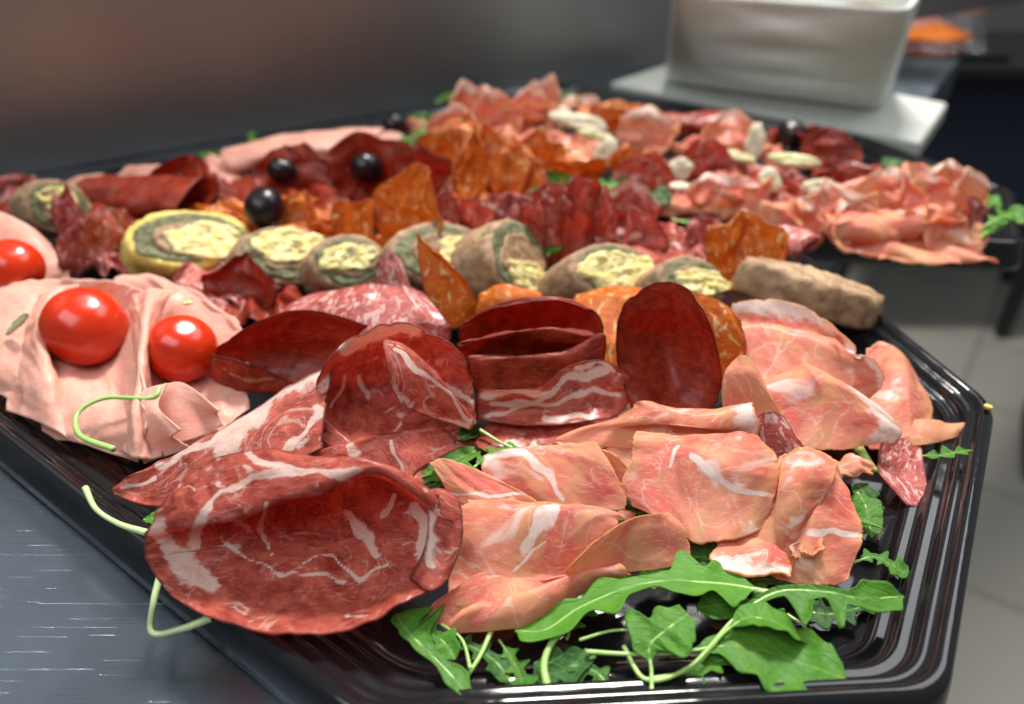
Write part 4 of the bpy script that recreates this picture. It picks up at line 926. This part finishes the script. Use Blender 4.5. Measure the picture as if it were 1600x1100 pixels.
# ---------------------------------------------------------------- cheese shavings and pale sticks
def chip(name, mat, u, v, w_, h_, rot, tilt, label, cat, grp, z0=.045, thick=.22, k=0):
    c = P(u, v, k, z0); s = mpp(c); a, b = w_ * s / 2, h_ * s / 2; T = min(a, b) * thick
    root = empty(name, c, label, cat, grp) if False else None
    B = Matrix.Rotation(R(rot), 3, 'Y') @ Matrix.Rotation(R(tilt), 3, 'X')
    ring = blob_ring(a, b, 40, u * .37, .14); V = []; Fc = []; n = len(ring)
    lay = [(0, -T), (.5, -T), (.9, -T * .9), (1, -T * .3), (1, T * .3), (.9, T * .9), (.5, T), (0, T)]
    for f, z in lay:
        for x, y in ring: V.append(c + B @ Vector((x * f, y * f, z + .0006 * nz(x * 400, y * 400, u) + .002 * nz(x * 60, y * 60, u))))
    for j in range(len(lay) - 1):
        for i in range(n): Fc.append((j * n + i, j * n + (i + 1) % n, (j + 1) * n + (i + 1) % n, (j + 1) * n + i))
    return tag(mesh_obj(name, V, Fc, M[mat]), label, cat, grp)
for u, v, w_, h_, rot, tilt, lab in [
 (905, 190, 96, 30, 12, 30, 'long flat cheese shaving near the top of the rear tray'), (946, 242, 34, 56, 30, 60, 'upright oval cheese shaving right of the glossy orange roll'),
 (1062, 264, 40, 34, 0, 60, 'round cheese shaving inside the salami ring'), (1062, 290, 34, 18, 0, 20, 'small cheese crumb below the salami ring'),
 (1204, 282, 44, 36, 35, 50, 'wedge shaped cheese shaving beside the rolled slice'), (1284, 294, 60, 30, 5, 45, 'oval cheese shaving on the dark beef at the right'),
 (880, 185, 30, 40, 0, 50, 'short cheese piece at the left end of the long shaving'), (1180, 222, 30, 60, 10, 60, 'cream cheese strip beside the beef rosette')]:
    chip('cheese_shaving', 'cheese', u, v, w_, h_, rot, tilt, lab, 'cheese', 'cheese shavings on the rear tray')
for u, v, w_, h_, rot, lab in [(1140, 244, 90, 22, 12, 'left pale artichoke slice across the middle of the rear tray'), (1240, 252, 84, 24, 6, 'right pale artichoke slice below the beef rosette'),
                              (930, 212, 60, 14, 10, 'small artichoke sliver under the rust orange roll')]:
    chip('artichoke_slice', 'artichoke', u, v, w_, h_, rot, 30, lab, 'artichoke', 'artichoke slices on the rear tray', thick=.5)
hero('fat_strip', [[(1270, 312, 6), (1330, 296, 10), (1385, 280, 14)], [(1262, 306, 10), (1325, 288, 16), (1388, 270, 20)], [(1275, 304, 8), (1335, 284, 12), (1392, 270, 16)]],
     'mortadella', 'long whitish ham fat strip rising to the right in the rear tray', z0=.035, n=30, m=16)
chip('herb_crumb', 'artichoke', 28, 505, 60, 16, -38, 30, 'brown herb crumb stuck to the cooked ham left of the middle tomato', 'crumb', None, z0=.040, thick=.5)
chip('cheese_crumb', 'egg_skin', 1544, 636, 14, 12, 0, 10, 'yellowish crumb on the right corner of the front tray rim', 'crumb', None, z0=.0215, thick=.5)
chip('food_crumb', 'egg', 293, 474, 16, 10, 0, 10, 'tiny yellow crumb on the cooked ham above the right tomato', 'crumb', None, z0=.045, thick=.5)
# ---------------------------------------------------------------- rocket
def leaf(pts, lobes, w, label, z0=.014, mat='leaf', stem=.3, stemr=3.2, cup_=.25, twist=0, smat='stem', grp='rocket leaves on the front tray', curlf=0):
    """pts: (u, v, raise) from the stalk end to the tip; lobes: (t, half width left, half width right) in px"""
    W_ = [P(*p, z0=z0) for p in pts]; N = 70
    C = [cr1(W_, i / N) for i in range(N + 1)]
    root = empty('rocket_leaf', C[N // 2], label, 'salad leaf', grp)
    sc = mpp(C[N // 2]); i0 = int(stem * N)
    def side(i):
        d = (C[min(i + 1, N)] - C[max(i - 1, 0)]).normalized(); s_ = d.cross(Vector((0, 0, 1)))
        if s_.length < .2: s_ = d.cross(Vector((0, -.3, 1)))
        s_.normalize(); up = s_.cross(d).normalized(); return d, s_, up
    if lobes:
        V = []; pc = []; ed = []; Fc = []; J = 9; M_ = N * 2
        def hw(t, k):
            for a in range(len(lobes) - 1):
                if lobes[a][0] <= t <= lobes[a + 1][0]:
                    f = (t - lobes[a][0]) / (lobes[a + 1][0] - lobes[a][0]); f = f * f * (3 - 2 * f)
                    return lobes[a][k] + (lobes[a + 1][k] - lobes[a][k]) * f
            return 0
        rows = 0
        for q in range(int(i0 * 2), M_ + 1):
            x = q / 2; i = min(int(x), N - 1); f = x - i; p = C[i].lerp(C[i + 1], f); d, s_, up = side(i); d2, s2, up2 = side(min(i + 1, N)); s_ = s_.lerp(s2, f); up = up.lerp(up2, f)
            t = (x / N - stem) / (1 - stem)
            s_ = (s_ * math.cos(R(twist) * (.3 + t)) + up * math.sin(R(twist) * (.3 + t))).normalized(); up = s_.cross(d)
            for j in range(-J, J + 1):
                k = 2 if j > 0 else 1; wd = hw(t, k) * sc * w * (1 + .08 * nz(t * 14, j * .2 * 0 + k, u_seed[0])); a = j / J
                z = cup_ * wd * abs(a) ** 1.6 - .25 * curlf * wd * a * a + .10 * wd * nz(t * 7, a * 1.5, u_seed[0]) + wd * .07 * math.sin(t * 26 + 1.2 * k) * a * a
                V.append(p + s_ * wd * a + up * z); pc.append((a * wd * 100, t * 4, u_seed[0] * .1)); ed.append(0)
            rows += 1
        u_seed[0] += 7.3; nJ = 2 * J + 1
        for r in range(rows - 1):
            for j in range(nJ - 1): Fc.append((r * nJ + j, r * nJ + j + 1, (r + 1) * nJ + j + 1, (r + 1) * nJ + j))
        o = mesh_obj('blade', V, Fc, M[mat], attrs={'pc': pc}); md = o.modifiers.new('Solidify', 'SOLIDIFY'); md.thickness = .00035; md.offset = 0
        under(o, root)
    V = []; Fc = []; K = 8; L = N + 1
    for i in range(L):
        d, s_, up = side(i); r = .82 * stemr * sc * (1 - .75 * max(0, (i / N - stem) / (1 - stem + 1e-6)) if lobes else 1) * .6 * (1.25 - .3 * math.sin(i * .05))
        for q in range(K): th = 2 * math.pi * q / K; V.append(C[i] - up * r * (.4 if lobes and i > i0 else 0) + s_ * r * math.cos(th) + up * r * .85 * math.sin(th))
    for i in range(L - 1):
        for q in range(K): Fc.append((i * K + q, i * K + (q + 1) % K, (i + 1) * K + (q + 1) % K, (i + 1) * K + q))
    Fc += [list(range(K))[::-1], [(L - 1) * K + q for q in range(K)]]
    under(mesh_obj('stalk', V, Fc, M[smat]), root)
    return root
u_seed = [1.0]
ROC = [(0, 2, 2), (.12, 10, 9), (.22, 26, 22), (.30, 12, 9), (.40, 8, 8), (.50, 30, 28), (.58, 14, 12), (.66, 20, 22), (.80, 32, 30), (.92, 24, 22), (1, 2, 2)]
SPOON = [(0, 2, 2), (.15, 14, 12), (.35, 30, 28), (.6, 38, 36), (.82, 30, 30), (.95, 14, 14), (1, 1, 1)]
THIN = [(0, 1, 1), (.2, 5, 5), (.3, 16, 3), (.36, 5, 4), (.5, 5, 16), (.56, 4, 4), (.72, 14, 12), (.85, 8, 8), (1, 1, 1)]
leaf([(975, 1010, 2), (1010, 1062, 4), (1080, 1040, 10), (1150, 965, 22), (1215, 925, 30), (1290, 925, 34), (1345, 935, 30), (1412, 932, 20)],
     [(0, 2, 2), (.10, 6, 6), (.28, 8, 10), (.34, 8, 70), (.39, 9, 62), (.44, 9, 16), (.50, 10, 12), (.55, 9, 66), (.60, 9, 60), (.65, 9, 16), (.72, 16, 18), (.80, 30, 24), (.92, 24, 26), (1, 2, 2)], 1.0, 'long rocket leaf with two drooping lobes, arching toward the ribbed right rim', z0=.012, stem=.42, stemr=7, twist=-14)
leaf([(915, 1018, 0), (985, 1022, 4), (1060, 1020, 8), (1120, 1010, 12), (1180, 1015, 14), (1255, 1040, 12), (1322, 1062, 6)],
     [(0, 3, 3), (.15, 16, 12), (.3, 26, 40), (.45, 44, 46), (.55, 46, 62), (.75, 56, 60), (.9, 46, 44), (.97, 24, 24), (1, 3, 3)], 1.15, 'broad rounded rocket leaf lying at the front right corner', z0=.012, stem=.40, stemr=7, cup_=.12)
leaf([(1010, 1062, 4), (1080, 1045, 6), (1130, 990, 20), (1170, 966, 30), (1215, 975, 28), (1262, 1008, 14)],
     [(0, 2, 2), (.25, 20, 18), (.5, 30, 30), (.75, 26, 26), (1, 2, 2)], 1.2, 'small rocket blade folded behind the broad rounded leaf', z0=.012, stem=.45, stemr=6, twist=25, mat='leaf')
leaf([(1200, 925, 10), (1150, 915, 14), (1100, 910, 22), (1040, 908, 28), (975, 920, 26), (905, 950, 14), (850, 985, 6), (805, 985, 2)],
     [(0, 4, 4), (.08, 24, 16), (.16, 36, 30), (.22, 14, 20), (.30, 26, 46), (.37, 20, 14), (.44, 7, 10), (.53, 12, 12), (.60, 32, 26), (.67, 12, 10), (.78, 22, 30), (.86, 14, 14), (.94, 20, 24), (1, 3, 3)], 1.45, 'wide rocket leaf along the front edge of the raw ham', z0=.012, stem=.06, stemr=7, cup_=.15, twist=-10)
leaf([(1018, 1100, 0), (1018, 1050, 2), (1015, 1010, 10), (1040, 985, 18), (1075, 960, 20)],
     [(0, 3, 3), (.2, 20, 12), (.4, 46, 20), (.55, 22, 40), (.75, 28, 32), (1, 14, 14)], 1.4, 'notched star shaped rocket blade between the wide and long leaves', z0=.014, stem=.35, stemr=6, cup_=.1)
leaf([(858, 1085, 0), (850, 1040, 4), (862, 1005, 8), (885, 980, 12), (905, 960, 14)], None, 1, 'thick bent rocket stalk under the wide leaf', z0=.010, stemr=12, smat='stem')
leaf([(820, 1075, 0), (850, 1070, 2), (890, 1045, 6), (930, 1025, 4)],
     [(0, 4, 4), (.3, 20, 14), (.5, 16, 22), (.8, 18, 12), (1, 3, 3)], 1.4, 'dark crinkled rocket leaf near the white reflection', z0=.008, stem=.1, mat='leaf_dark', cup_=.4)
leaf([(742, 1100, 0), (700, 1050, 2), (655, 1005, 8), (635, 985, 12), (618, 960, 16)],
     [(0, 6, 6), (.15, 12, 18), (.3, 6, 8), (.45, 10, 14), (.6, 8, 60), (.7, 10, 18), (.82, 8, 44), (.95, 10, 20), (1, 5, 3)], 1.25, 'rocket leaf with two long lobes below the bowl-shaped pork slice', z0=.012, stem=.05, stemr=5, cup_=.1)
leaf([(770, 980, 4), (750, 1025, 2), (720, 1070, 0), (695, 1110, 0)], None, 1, 'straight pale rocket stalk reaching the bottom of the photo', z0=.010, stemr=8)
leaf([(1120, 890, 4), (1160, 888, 8), (1200, 878, 10)], None, 1, 'short rocket stalk poking from under the raw ham', z0=.014, stemr=7)
leaf([(1120, 915, 2), (1165, 920, 4), (1215, 928, 4)], None, 1, 'pale stalk joining the wide leaf at the right', z0=.014, stemr=9, smat='stem_pale')
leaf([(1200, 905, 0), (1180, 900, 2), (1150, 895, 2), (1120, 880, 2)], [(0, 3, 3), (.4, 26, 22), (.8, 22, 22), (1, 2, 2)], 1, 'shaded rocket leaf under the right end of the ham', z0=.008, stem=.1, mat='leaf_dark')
leaf([(250, 605, 30), (235, 622, 26), (165, 622, 20), (122, 645, 12), (125, 680, 6), (178, 702, 2)], None, 1, 'thin curled green stalk on the cooked ham at the left', z0=.028, stemr=8)
leaf([(133, 762, 2), (150, 795, 2), (185, 818, 2), (228, 832, 2)], None, 1, 'pale stalk lying across the left rim of the front tray', z0=.024, stemr=9, smat='stem_pale')
leaf([(225, 812, 0), (240, 810, 4), (262, 812, 2)], [(0, 5, 5), (.5, 14, 14), (1, 2, 2)], 1, 'small light green leaf tip behind the bowl-shaped slice', z0=.02, stem=.05, mat='leaf')
leaf([(250, 900, 18), (240, 940, 8), (238, 988, 0), (285, 982, 0), (330, 965, 4)], None, 1, 'bent pale stalk sticking out below the bowl-shaped slice', z0=.012, stemr=11, smat='stem_pale')
leaf([(1340, 700, 4), (1352, 716, 6), (1362, 738, 2)], None, .6, 'thick green stalk stub between pink and tan ham', z0=.012, stemr=16)
leaf([(1440, 712, 0), (1470, 712, 6), (1500, 706, 8), (1520, 704, 4)], [(0, 1, 1), (.2, 12, 12), (.3, 3, 3), (.45, 16, 12), (.55, 3, 3), (.7, 10, 12), (.8, 3, 3), (1, 1, 1)], 1, 'feathery rocket leaf on the right rim below the rosy ham strip', z0=.02, stem=.02, stemr=3)
leaf([(1340, 770, 4), (1352, 790, 6), (1358, 815, 4), (1362, 840, 0)], [(0, 6, 6), (.3, 24, 20), (.6, 20, 22), (.85, 16, 14), (1, 2, 2)], 1, 'rocket leaf standing behind the right end of the raw ham', z0=.012, stem=.02, stemr=4)
leaf([(1336, 812, 4), (1358, 816, 6), (1380, 826, 4)], [(0, 3, 3), (.5, 8, 8), (1, 1, 1)], 1, 'narrow light rocket tip right of the raw ham', z0=.014, stem=.02, stemr=3)
for a in [([(640, 752, 0), (680, 735, 4), (720, 715, 8), (752, 700, 4)], SPOON, .55, 'rocket leaf behind the small pointed ham strip', 'leaf'),
          ([(840, 722, 0), (800, 712, 6), (765, 700, 8), (742, 690, 6)], SPOON, .35, 'slim bright rocket leaf in the gap below the wavy pork slice', 'leaf'),
          ([(700, 690, 4), (730, 680, 8), (755, 665, 8)], SPOON, .45, 'dark rocket tip between the curled pork slices', 'leaf_dark'),
          ([(645, 775, 0), (670, 760, 4), (700, 748, 6)], SPOON, .4, 'small rocket leaf edge by the crumpled pork slice', 'leaf_dark'),
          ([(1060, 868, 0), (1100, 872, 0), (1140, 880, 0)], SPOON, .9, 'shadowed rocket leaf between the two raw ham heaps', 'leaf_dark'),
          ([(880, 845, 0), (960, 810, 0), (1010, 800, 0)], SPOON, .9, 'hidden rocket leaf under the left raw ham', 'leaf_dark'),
          ([(285, 462, 4), (300, 458, 6), (318, 460, 4)], SPOON, .3, 'green leaf spot above the right tomato', 'leaf')]:
    leaf(a[0], a[1], a[2], a[3], z0=.012, mat=a[4], stem=.05, stemr=3)
for u, v in [(745, 682)]:
    leaf([(800, 700, 2), (780, 690, 6), (750, 672, 10)], None, 1, 'thin stalk crossing the gap under the wavy pork slice', z0=.016, stemr=5)

LOB = [(0, 2, 2), (.08, 10, 8), (.16, 26, 22), (.22, 10, 8), (.32, 10, 10), (.40, 34, 30), (.47, 12, 12), (.56, 14, 14), (.66, 38, 34), (.76, 26, 26), (.9, 24, 22), (.97, 12, 10), (1, 1, 1)]
for pts_, w_, lab, mt, z_ in [
 ([(885, 1000, 0), (900, 965, 6), (930, 930, 12), (985, 905, 16)], 1.0, 'lobed rocket leaf left of the wide leaf, under the ham edge', 'leaf', .010),
 ([(1240, 1000, 0), (1200, 960, 4), (1150, 945, 8), (1090, 950, 8)], 1.1, 'lobed rocket leaf between the wide leaf and the small folded blade', 'leaf', .010),
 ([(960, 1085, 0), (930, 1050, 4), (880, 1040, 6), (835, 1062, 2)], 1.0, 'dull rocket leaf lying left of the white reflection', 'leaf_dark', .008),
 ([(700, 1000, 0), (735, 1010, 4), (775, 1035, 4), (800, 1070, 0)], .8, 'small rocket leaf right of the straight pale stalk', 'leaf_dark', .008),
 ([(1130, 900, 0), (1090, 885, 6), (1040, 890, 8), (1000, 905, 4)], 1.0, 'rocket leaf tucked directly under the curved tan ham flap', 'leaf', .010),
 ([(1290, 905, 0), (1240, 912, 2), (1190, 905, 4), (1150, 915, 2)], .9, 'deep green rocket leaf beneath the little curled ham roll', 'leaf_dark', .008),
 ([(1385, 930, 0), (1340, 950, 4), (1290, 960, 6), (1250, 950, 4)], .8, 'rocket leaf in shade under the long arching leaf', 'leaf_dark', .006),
 ([(640, 960, 4), (660, 985, 6), (690, 1000, 4), (712, 1030, 0)], .7, 'rocket leaf overlapping the two-lobed leaf at the front', 'leaf', .012),
 ([(735, 735, 0), (760, 715, 6), (790, 705, 8), (830, 715, 4)], .55, 'lobed rocket leaf above the translucent tan ham', 'leaf', .014),
 ([(650, 760, 0), (690, 742, 8), (720, 735, 8), (750, 745, 2)], .6, 'lobed rocket leaf left of the translucent tan ham', 'leaf', .014),
 ([(1345, 840, 0), (1365, 810, 6), (1355, 780, 10), (1340, 755, 8)], .6, 'second rocket leaf standing right of the raw ham', 'leaf_dark', .010)]:
    leaf(pts_, LOB, w_, lab, z0=z_, mat=mt, stem=.12, stemr=4, cup_=.18, twist=rnd.uniform(-18, 18))
for pts_, w_, lab, z_ in [
 ([(1060, 1100, 0), (1095, 1050, 6), (1140, 1030, 8), (1190, 1045, 4)], .9, 'lobed rocket leaf crossing the stalk of the broad rounded leaf', .010),
 ([(780, 1000, 0), (800, 1030, 4), (815, 1062, 2), (810, 1090, 0)], .7, 'narrow lobed rocket leaf right of the straight pale stalk, lower one', .008),
 ([(1330, 880, 0), (1365, 870, 6), (1395, 885, 6), (1420, 900, 2)], .6, 'small rocket leaf above the tip of the long arching leaf', .010),
 ([(610, 640, 30), (590, 655, 20), (575, 668, 10)], .01, 'green sliver', .01)][:3]:
    leaf(pts_, LOB, w_, lab, z0=z_, stem=.12, stemr=4, cup_=.2, twist=rnd.uniform(-25, 25))
for k_, pts_ in enumerate([[(905, 1000, 0), (960, 985, 8), (1010, 990, 6), (1050, 1020, 0)], [(1230, 960, 2), (1262, 985, 4), (1270, 1030, 2), (1255, 1070, 0)], [(690, 975, 4), (722, 1000, 4), (735, 1045, 0)]]):
    leaf(pts_, None, 1, ['thin stalk arching between the bent stalk and the star shaped blade', 'thin stalk curving over the broad rounded leaf', 'thin stalk left of the straight pale stalk'][k_], z0=.012, stemr=5)
for k_, (u, v, w_) in enumerate([(790, 262, .5), (848, 292, .6), (870, 270, .5), (940, 300, .6), (1005, 315, .5), (660, 210, .5), (635, 226, .5), (1560, 345, .5)]):
    nm_ = ['behind the second tall orange slice', 'in the tuft beside the large glossy roll', 'leaning on the large glossy roll', 'before the small orange slice', 'at the right end of the leaves below the roll', 'at the far rim right of the olive', 'low at the far rim below the olive', 'low at the right rim of the rear tray'][k_]
    a_ = rnd.uniform(-30, 30)
    leaf([(u - 22, v + 8, 0), (u, v - 4, 8), (u + 24, v - 6 + a_ * .2, 8), (u + 40, v + 4, 2)], LOB, w_, 'small lobed rocket leaf ' + nm_, z0=.034, mat='leaf' if k_ % 2 else 'leaf_dark', stem=.1, stemr=3, cup_=.2, twist=a_, grp='rocket leaves in the blurred back')
# blurred greens
for a in [([(800, 300, 2), (820, 280, 8), (845, 262, 16)], .55, 'rocket tuft between the orange salami slices, left leaf', 'leaf'), ([(830, 305, 2), (850, 290, 8), (850, 262, 22)], .5, 'rocket tuft between the orange salami slices, right leaf', 'leaf_dark'),
          ([(915, 290, 4), (950, 288, 8), (985, 300, 6)], .7, 'rocket leaf below the large glossy orange roll', 'leaf'), ([(980, 305, 2), (1000, 302, 6), (1028, 308, 4)], .5, 'dark rocket leaf right of the one below the orange roll', 'leaf_dark'),
          ([(1050, 342, 6), (1085, 350, 6), (1120, 352, 4)], .35, 'bright narrow rocket leaf under the pleated coral ham', 'leaf'), ([(800, 345, 14), (820, 352, 12), (850, 378, 6)], .5, 'round rocket leaf over the middle roulade', 'leaf'),
          ([(855, 400, 6), (860, 390, 12), (860, 385, 16)], .5, 'tiny rocket leaf between two roulade slices', 'leaf'), ([(640, 200, 2), (655, 190, 12), (665, 175, 18)], .5, 'rocket leaf standing at the far rim by the olive', 'leaf_dark'),
          ([(590, 215, 2), (620, 222, 6), (655, 232, 4)], .5, 'rocket leaf lying behind the dark beef', 'leaf'), ([(680, 160, 6), (700, 155, 8), (715, 158, 6)], .5, 'pale rocket leaf at the left end of the rear tray', 'leaf'),
          ([(795, 180, 10), (803, 176, 14), (812, 172, 18)], .6, 'single rocket leaf on the pink ham rosette', 'leaf'), ([(295, 245, 2), (320, 245, 4), (350, 248, 2)], .45, 'rocket leaf behind the cooked ham rolls', 'leaf'),
          ([(392, 232, 2), (394, 220, 12), (393, 204, 24)], .2, 'thin rocket tip pointing up behind the cooked ham', 'leaf'), ([(1385, 270, 2), (1392, 258, 8), (1400, 248, 12)], .45, 'rocket leaf at the far rim of the rear tray', 'leaf_dark'),
          ([(1440, 276, 2), (1456, 270, 8), (1472, 268, 6)], .5, 'rocket leaf behind the salmon ham', 'leaf'), ([(1530, 330, 2), (1545, 318, 8), (1565, 325, 4)], .7, 'rocket leaf at the right rim of the rear tray', 'leaf'),
          ([(1530, 372, 2), (1548, 358, 4), (1574, 345, 4)], .3, 'rocket stalk with narrow blade at the right rim of the rear tray', 'leaf'), ([(900, 155, 2), (890, 150, 6), (880, 160, 4)], .5, 'dark rocket leaf behind the pink ham rosette', 'leaf_dark')]:
    leaf(a[0], SPOON, a[1], a[2], z0=.03, mat=a[3], stem=.08, stemr=4, grp='rocket leaves in the blurred back')
# ---------------------------------------------------------------- things behind
z = .022
b = [G2(952, 128, z), G2(1440, 222, z), G2(1482, 160, z), G2(1080, 86, z)]
o = slab('cutting_board', b, .003, z, M['board'], .004); tag(o, 'white nylon cutting board under the milky plastic container', 'cutting board')
def tub(bp, tp, z0, z1, mat, label):
    th = .003
    def ringp(P4, inset):
        c = sum((Vector(p) for p in P4), Vector((0, 0))) / 4; return rounded([tuple(p) for p in P4], inset, .018, 6)
    lay = [(ringp(bp, .0), z0), (ringp(bp, 0), z0 + .002)] + [([Vector(p).lerp(q, f) for p, q in zip(ringp(bp, 0), ringp(tp, 0))], z0 + (z1 - z0) * f) for f in (.3, .6, .96, 1)]
    lay += [([Vector(p).lerp(q, f) for p, q in zip(ringp(bp, th), ringp(tp, th))], z0 + (z1 - z0) * f) for f in (1, .6, .3, .04)]
    n = len(lay[0][0]); V = [Vector((p[0], p[1], zz)) for r, zz in lay for p in r]
    Fc = [(j * n + i, j * n + (i + 1) % n, (j + 1) * n + (i + 1) % n, (j + 1) * n + i) for j in range(len(lay) - 1) for i in range(n)]
    Fc += [list(range(n))[::-1], [(len(lay) - 1) * n + i for i in range(n)]]
    root = tag(mesh_obj('plastic_container', V, Fc, M[mat]), label, 'container')
    return root
z1 = .120
f0, f1 = G2(1032, 127, .024), G2(1374, 172, .024); dd = (f1 - f0); nn = Vector((-dd.y, dd.x)).normalized() * .10
t0, t1 = G2(1042, -10, z1), G2(1420, 16, z1)
tub([f0, f1, f1 + nn, f0 + nn], [t0, t1, t1 + nn * 1.12, t0 + nn * 1.12], .0235, z1, 'box', 'milky white plastic container standing on the white cutting board')
bc = f0.lerp(f1, .60) + nn * .80; o = slab('blue_packet', [bc + Vector(q) for q in ((-.03, -.012), (.03, -.005), (.03, .015), (-.03, .008))], .04, .128, M['blue'], .004)
tag(o, 'blue packet poking out of the milky plastic container', 'packet')
# dark stand with a wrapped platter
zt = -.19
root = empty('trolley', G(1480, 100, zt), 'black trolley carrying wrapped food, far behind at the top right', 'trolley')
q = [G2(1370, 104, zt), G2(1760, 104, zt), G2(1740, 50, zt), G2(1370, 44, zt)]
under(slab('top', q, zt - .03, zt, M['blk'], .006), root)
qq = [q[0].lerp(q[2], .06), q[1].lerp(q[3], .06), q[2].lerp(q[0], .06), q[3].lerp(q[1], .06)]
under(slab('body', qq, zt - .36, zt - .031, M['navy'], .006), root)
for p_ in qq: under(slab('leg', [p_ + Vector(d) for d in ((-.015, -.015), (.015, -.015), (.015, .015), (-.015, .015))], -.899, zt - .361, M['blk'], .002), root)
o = slab('serving_tray', [G2(1375, 97, zt), G2(1578, 97, zt), G2(1566, 56, zt), G2(1375, 54, zt)], zt + .001, zt + .014, M['tray'], .004); tag(o, 'dark platter under wrapped food on the far trolley', 'tray')
put('wrapped_food', T_drape(1.1, .15, 2), 1362, 16, 44, 16, 0, 'spianata', 'orange food lying in the milky plastic container', 'food', z0=.098, n=30, m=30)
for u, v, w_, h_, lab, mt in [(1490, 20, 50, 24, 'rear orange wrapped food piece on the far trolley', 'spianata'), (1450, 62, 70, 34, 'golden wrapped food piece on the dark platter', 'spianata'), (1420, 40, 56, 36, 'reddish wrapped food piece behind the golden one', 'prosciutto')]:
    put('wrapped_food', T_drape(1.1, .15, 2), u, v, w_, h_, 0, mt, lab, 'food', z0=zt + .016, n=30, m=30)
V = []; Fc = []; n_ = 30
p0, p1, p2, p3 = [G(a, b_, zt + .004) for a, b_ in ((1400, 92), (1545, 92), (1535, 10), (1400, 2))]
for j in range(n_ + 1):
    for i in range(n_ + 1):
        a, b_ = i / n_, j / n_; p = p0.lerp(p1, a).lerp(p3.lerp(p2, a), b_)
        V.append(p + Vector((0, 0, .035 * math.sin(math.pi * min(1, a)) ** .4 * math.sin(math.pi * b_) ** .5 + .010 * nz(a * 6, b_ * 6))))
for j in range(n_):
    for i in range(n_): Fc.append((j * (n_ + 1) + i, j * (n_ + 1) + i + 1, (j + 1) * (n_ + 1) + i + 1, (j + 1) * (n_ + 1) + i))
tag(mesh_obj('cling_film', V, Fc, M['film']), 'glossy cling film stretched over the food on the dark platter', 'cling film')
# person standing beyond the counter: dark trousers and a black shoe reach into the frame at the right edge
def person():
    me = bpy.data.meshes.new('person'); g0 = G(1584, 690, -.89)
    x, y = g0.x, g0.y; s = 1
    J = {'pel': (x + .25, y + .05, 0.0, .15), 'hipL': (x + .12, y + .03, -.03, .105), 'kneeL': (x + .08, y - .02, -.42, .075), 'ankL': (x + .07, y + .03, -.80, .05),
         'heelL': (x + .07, y + .05, -.86, .036), 'toeL': (x - .03, y - .14, -.875, .026), 'hipR': (x + .38, y + .05, -.03, .105), 'kneeR': (x + .40, y, -.42, .075), 'ankR': (x + .40, y + .05, -.80, .05),
         'heelR': (x + .40, y + .07, -.86, .036), 'toeR': (x + .38, y - .15, -.875, .026), 'waist': (x + .25, y + .05, .16, .14), 'chest': (x + .25, y + .03, .40, .16), 'neck': (x + .25, y + .03, .58, .06), 'head': (x + .25, y, .70, .10), 'crown': (x + .25, y, .80, .08),
         'shL': (x + .08, y + .04, .50, .06), 'elL': (x + .02, y + .02, .24, .045), 'wrL': (x + .08, y - .12, .06, .03), 'shR': (x + .42, y + .04, .50, .06), 'elR': (x + .50, y + .02, .24, .045), 'wrR': (x + .48, y - .12, .06, .03)}
    E_ = [('pel', 'hipL'), ('hipL', 'kneeL'), ('kneeL', 'ankL'), ('ankL', 'heelL'), ('heelL', 'toeL'), ('pel', 'hipR'), ('hipR', 'kneeR'), ('kneeR', 'ankR'), ('ankR', 'heelR'), ('heelR', 'toeR'), ('pel', 'waist'), ('waist', 'chest'), ('chest', 'neck'), ('neck', 'head'), ('head', 'crown'), ('chest', 'shL'), ('shL', 'elL'), ('elL', 'wrL'), ('chest', 'shR'), ('shR', 'elR'), ('elR', 'wrR')]
    ks = list(J); me.from_pydata([J[k][:3] for k in ks], [(ks.index(a), ks.index(b_)) for a, b_ in E_], [])
    o = link(bpy.data.objects.new('person', me)); md = o.modifiers.new('Skin', 'SKIN')
    for i, k in enumerate(ks): sv = me.skin_vertices[0].data[i]; sv.radius = (J[k][3], J[k][3]); sv.use_root = (k == 'pel')
    ss = o.modifiers.new('Sub', 'SUBSURF'); ss.levels = ss.render_levels = 2; me.materials.append(M['navy'])
    return tag(o, 'person in dark trousers and black shoes standing beyond the counter at the right edge', 'person')
person()
